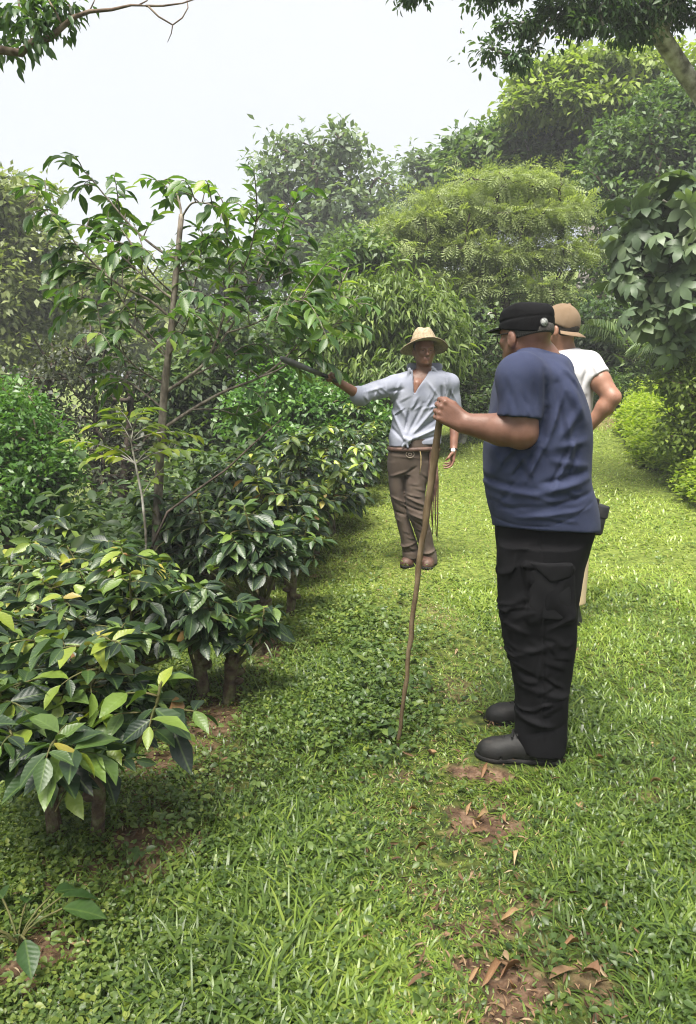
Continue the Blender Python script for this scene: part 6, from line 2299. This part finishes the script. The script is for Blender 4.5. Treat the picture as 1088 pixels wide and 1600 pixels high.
S.folds(fl(4.35, (922, 562, 930, 585, .012, .007), (915, 575, 905, 610, .014, -.008), (905, 600, 890, 660, .016, .009), (915, 620, 900, 690, .014, -.008), (918, 650, 905, 720, .014, .008)), yside=4.55)
S.ripple(.0025, 18, 23)
S.build("t_shirt", WHITEC, m3)
T = Field([.9, 4.1, gz3 + .0], [1.7, 5.0, 1.10], .007)
T.loft(sect(Y3, [(712, 848, 917, .15), (740, 846, 918, .155), (775, 846, 918, .15), (800, 848, 918, .14)]), .03)
T.loft(sect(4.41, [(770, 862, 919, .10), (800, 862, 919, .10), (860, 866, 919, .09), (900, 870, 917, .085), (940, 872, 915, .085), (955, 872, 915, .085)]), .02)
T.loft(sect(4.62, [(770, 848, 900, .10), (800, 848, 900, .10), (860, 852, 898, .09), (900, 856, 896, .085), (938, 856, 894, .085)]), .02)
T.cut(P(893, 944, 4.38), (0, 0, -1))
T.ripple(.003, 20, 25)
T.build("trousers", KHAKI, m3)
for yb, xo in ((4.40, 896), (4.62, 878)):
    hx = P(xo + 12, 950, yb)[0]
    shoe(m3, (hx, yb), (hx - .24, yb + .14), float(terrain(hx - .1, yb)) - .004, .10, .11, LEATHER, RUBBER, np.array([hx - .055, yb + .03, gz3 + .16]), .05, hres=.007)
# tan baseball cap worn back to front: bill towards us and down
f3b = norm(np.array([.80, -.60, 0.]))
capc3 = q3(-.004, 0, .038)
uc3 = np.array([0, 0, 1.0]); lc3 = np.cross(uc3, f3b)
C = Field(capc3 - .17, capc3 + .17, .005)
tl3 = norm(f3b * .42 + uc3)
fr3 = np.cross(lc3, tl3) * 1.0
C.ell(capc3, (fr3, lc3, tl3), (.110, .092, .108), .002)
C.cut(capc3 - tl3 * .012, -tl3)
for a in range(6):     # panel seams
    t = a * math.pi / 3
    dx = fr3 * math.cos(t) * .106 + lc3 * math.sin(t) * .089
    pts = [capc3 + dx * math.cos(u_) + tl3 * .105 * math.sin(u_) for u_ in np.linspace(.05, 1.5, 7)]
    C.chain(pts, [.004] * 7, .004)
C.cone(capc3 + tl3 * .106, capc3 + tl3 * .110, .009, .008, .004)
cap3 = C.build("cap", TANCAP, m3)
mb = MB()
NV = 15
top, bot = [], []
for i in range(NV):
    a = (i / (NV - 1) - .5) * 2.3
    for rr, drop in ((-.004, 0), (.03, .004), (.060 * math.cos(a * .5), .010)):
        pt = capc3 + fr3 * math.cos(a) * (.106 + rr) + lc3 * math.sin(a) * (.090 + rr * .5) - tl3 * (.012 + drop + .026 * math.sin(a) ** 2)
        top.append(pt); bot.append(pt - tl3 * .004)
mb.add(np.array(top + bot), np.array([(f[0], f[1], f[2], f[3]) for f in [tuple(x % (NV * 3) + (NV * 3 if x >= NV * 3 else 0) for x in q) for q in
       [(i * 3 + j, i * 3 + j + 1, (i + 1) * 3 + j + 1, (i + 1) * 3 + j) for i in range(NV - 1) for j in range(2)]
       + [(i * 3 + j + NV * 3, (i + 1) * 3 + j + NV * 3, (i + 1) * 3 + j + 1 + NV * 3, i * 3 + j + 1 + NV * 3) for i in range(NV - 1) for j in range(2)]
       + [(i * 3 + 2, i * 3 + 2 + NV * 3, (i + 1) * 3 + 2 + NV * 3, (i + 1) * 3 + 2) for i in range(NV - 1)]]]))
mb.build("bill", TANCAP, cap3)
H = Field(h3c - .15, h3c + .15, .006)
H.ell(q3(-.014, 0, .016), A3, (.097, .080, .088), .01)
H.cut(q3(.012, 0, 0), A3[0])
H.cut(q3(0, 0, -.038), -A3[2])
H.build("hair", HAIRDARK, m3)

# ------------------------------------------------------------------ humid air
m, nt, out = new_mat("haze_air")
vp = nd(nt, "ShaderNodeVolumePrincipled", Density=HAZE)
vp.inputs["Color"].default_value = (.93, .96, 1.0, 1)
nt.links.new(vp.outputs[0], out.inputs["Volume"])
mb = MB()
lo, hi = np.array([-40., -12., -8.]), np.array([40., 48., 22.])
V = np.array([[x, y, z] for x in (lo[0], hi[0]) for y in (lo[1], hi[1]) for z in (lo[2], hi[2])])
mb.add(V, np.array([[0, 1, 3, 2], [4, 6, 7, 5], [0, 4, 5, 1], [2, 3, 7, 6], [0, 2, 6, 4], [1, 5, 7, 3]]))
tag(mb.build("haze", m, smooth=False), kind="stuff")
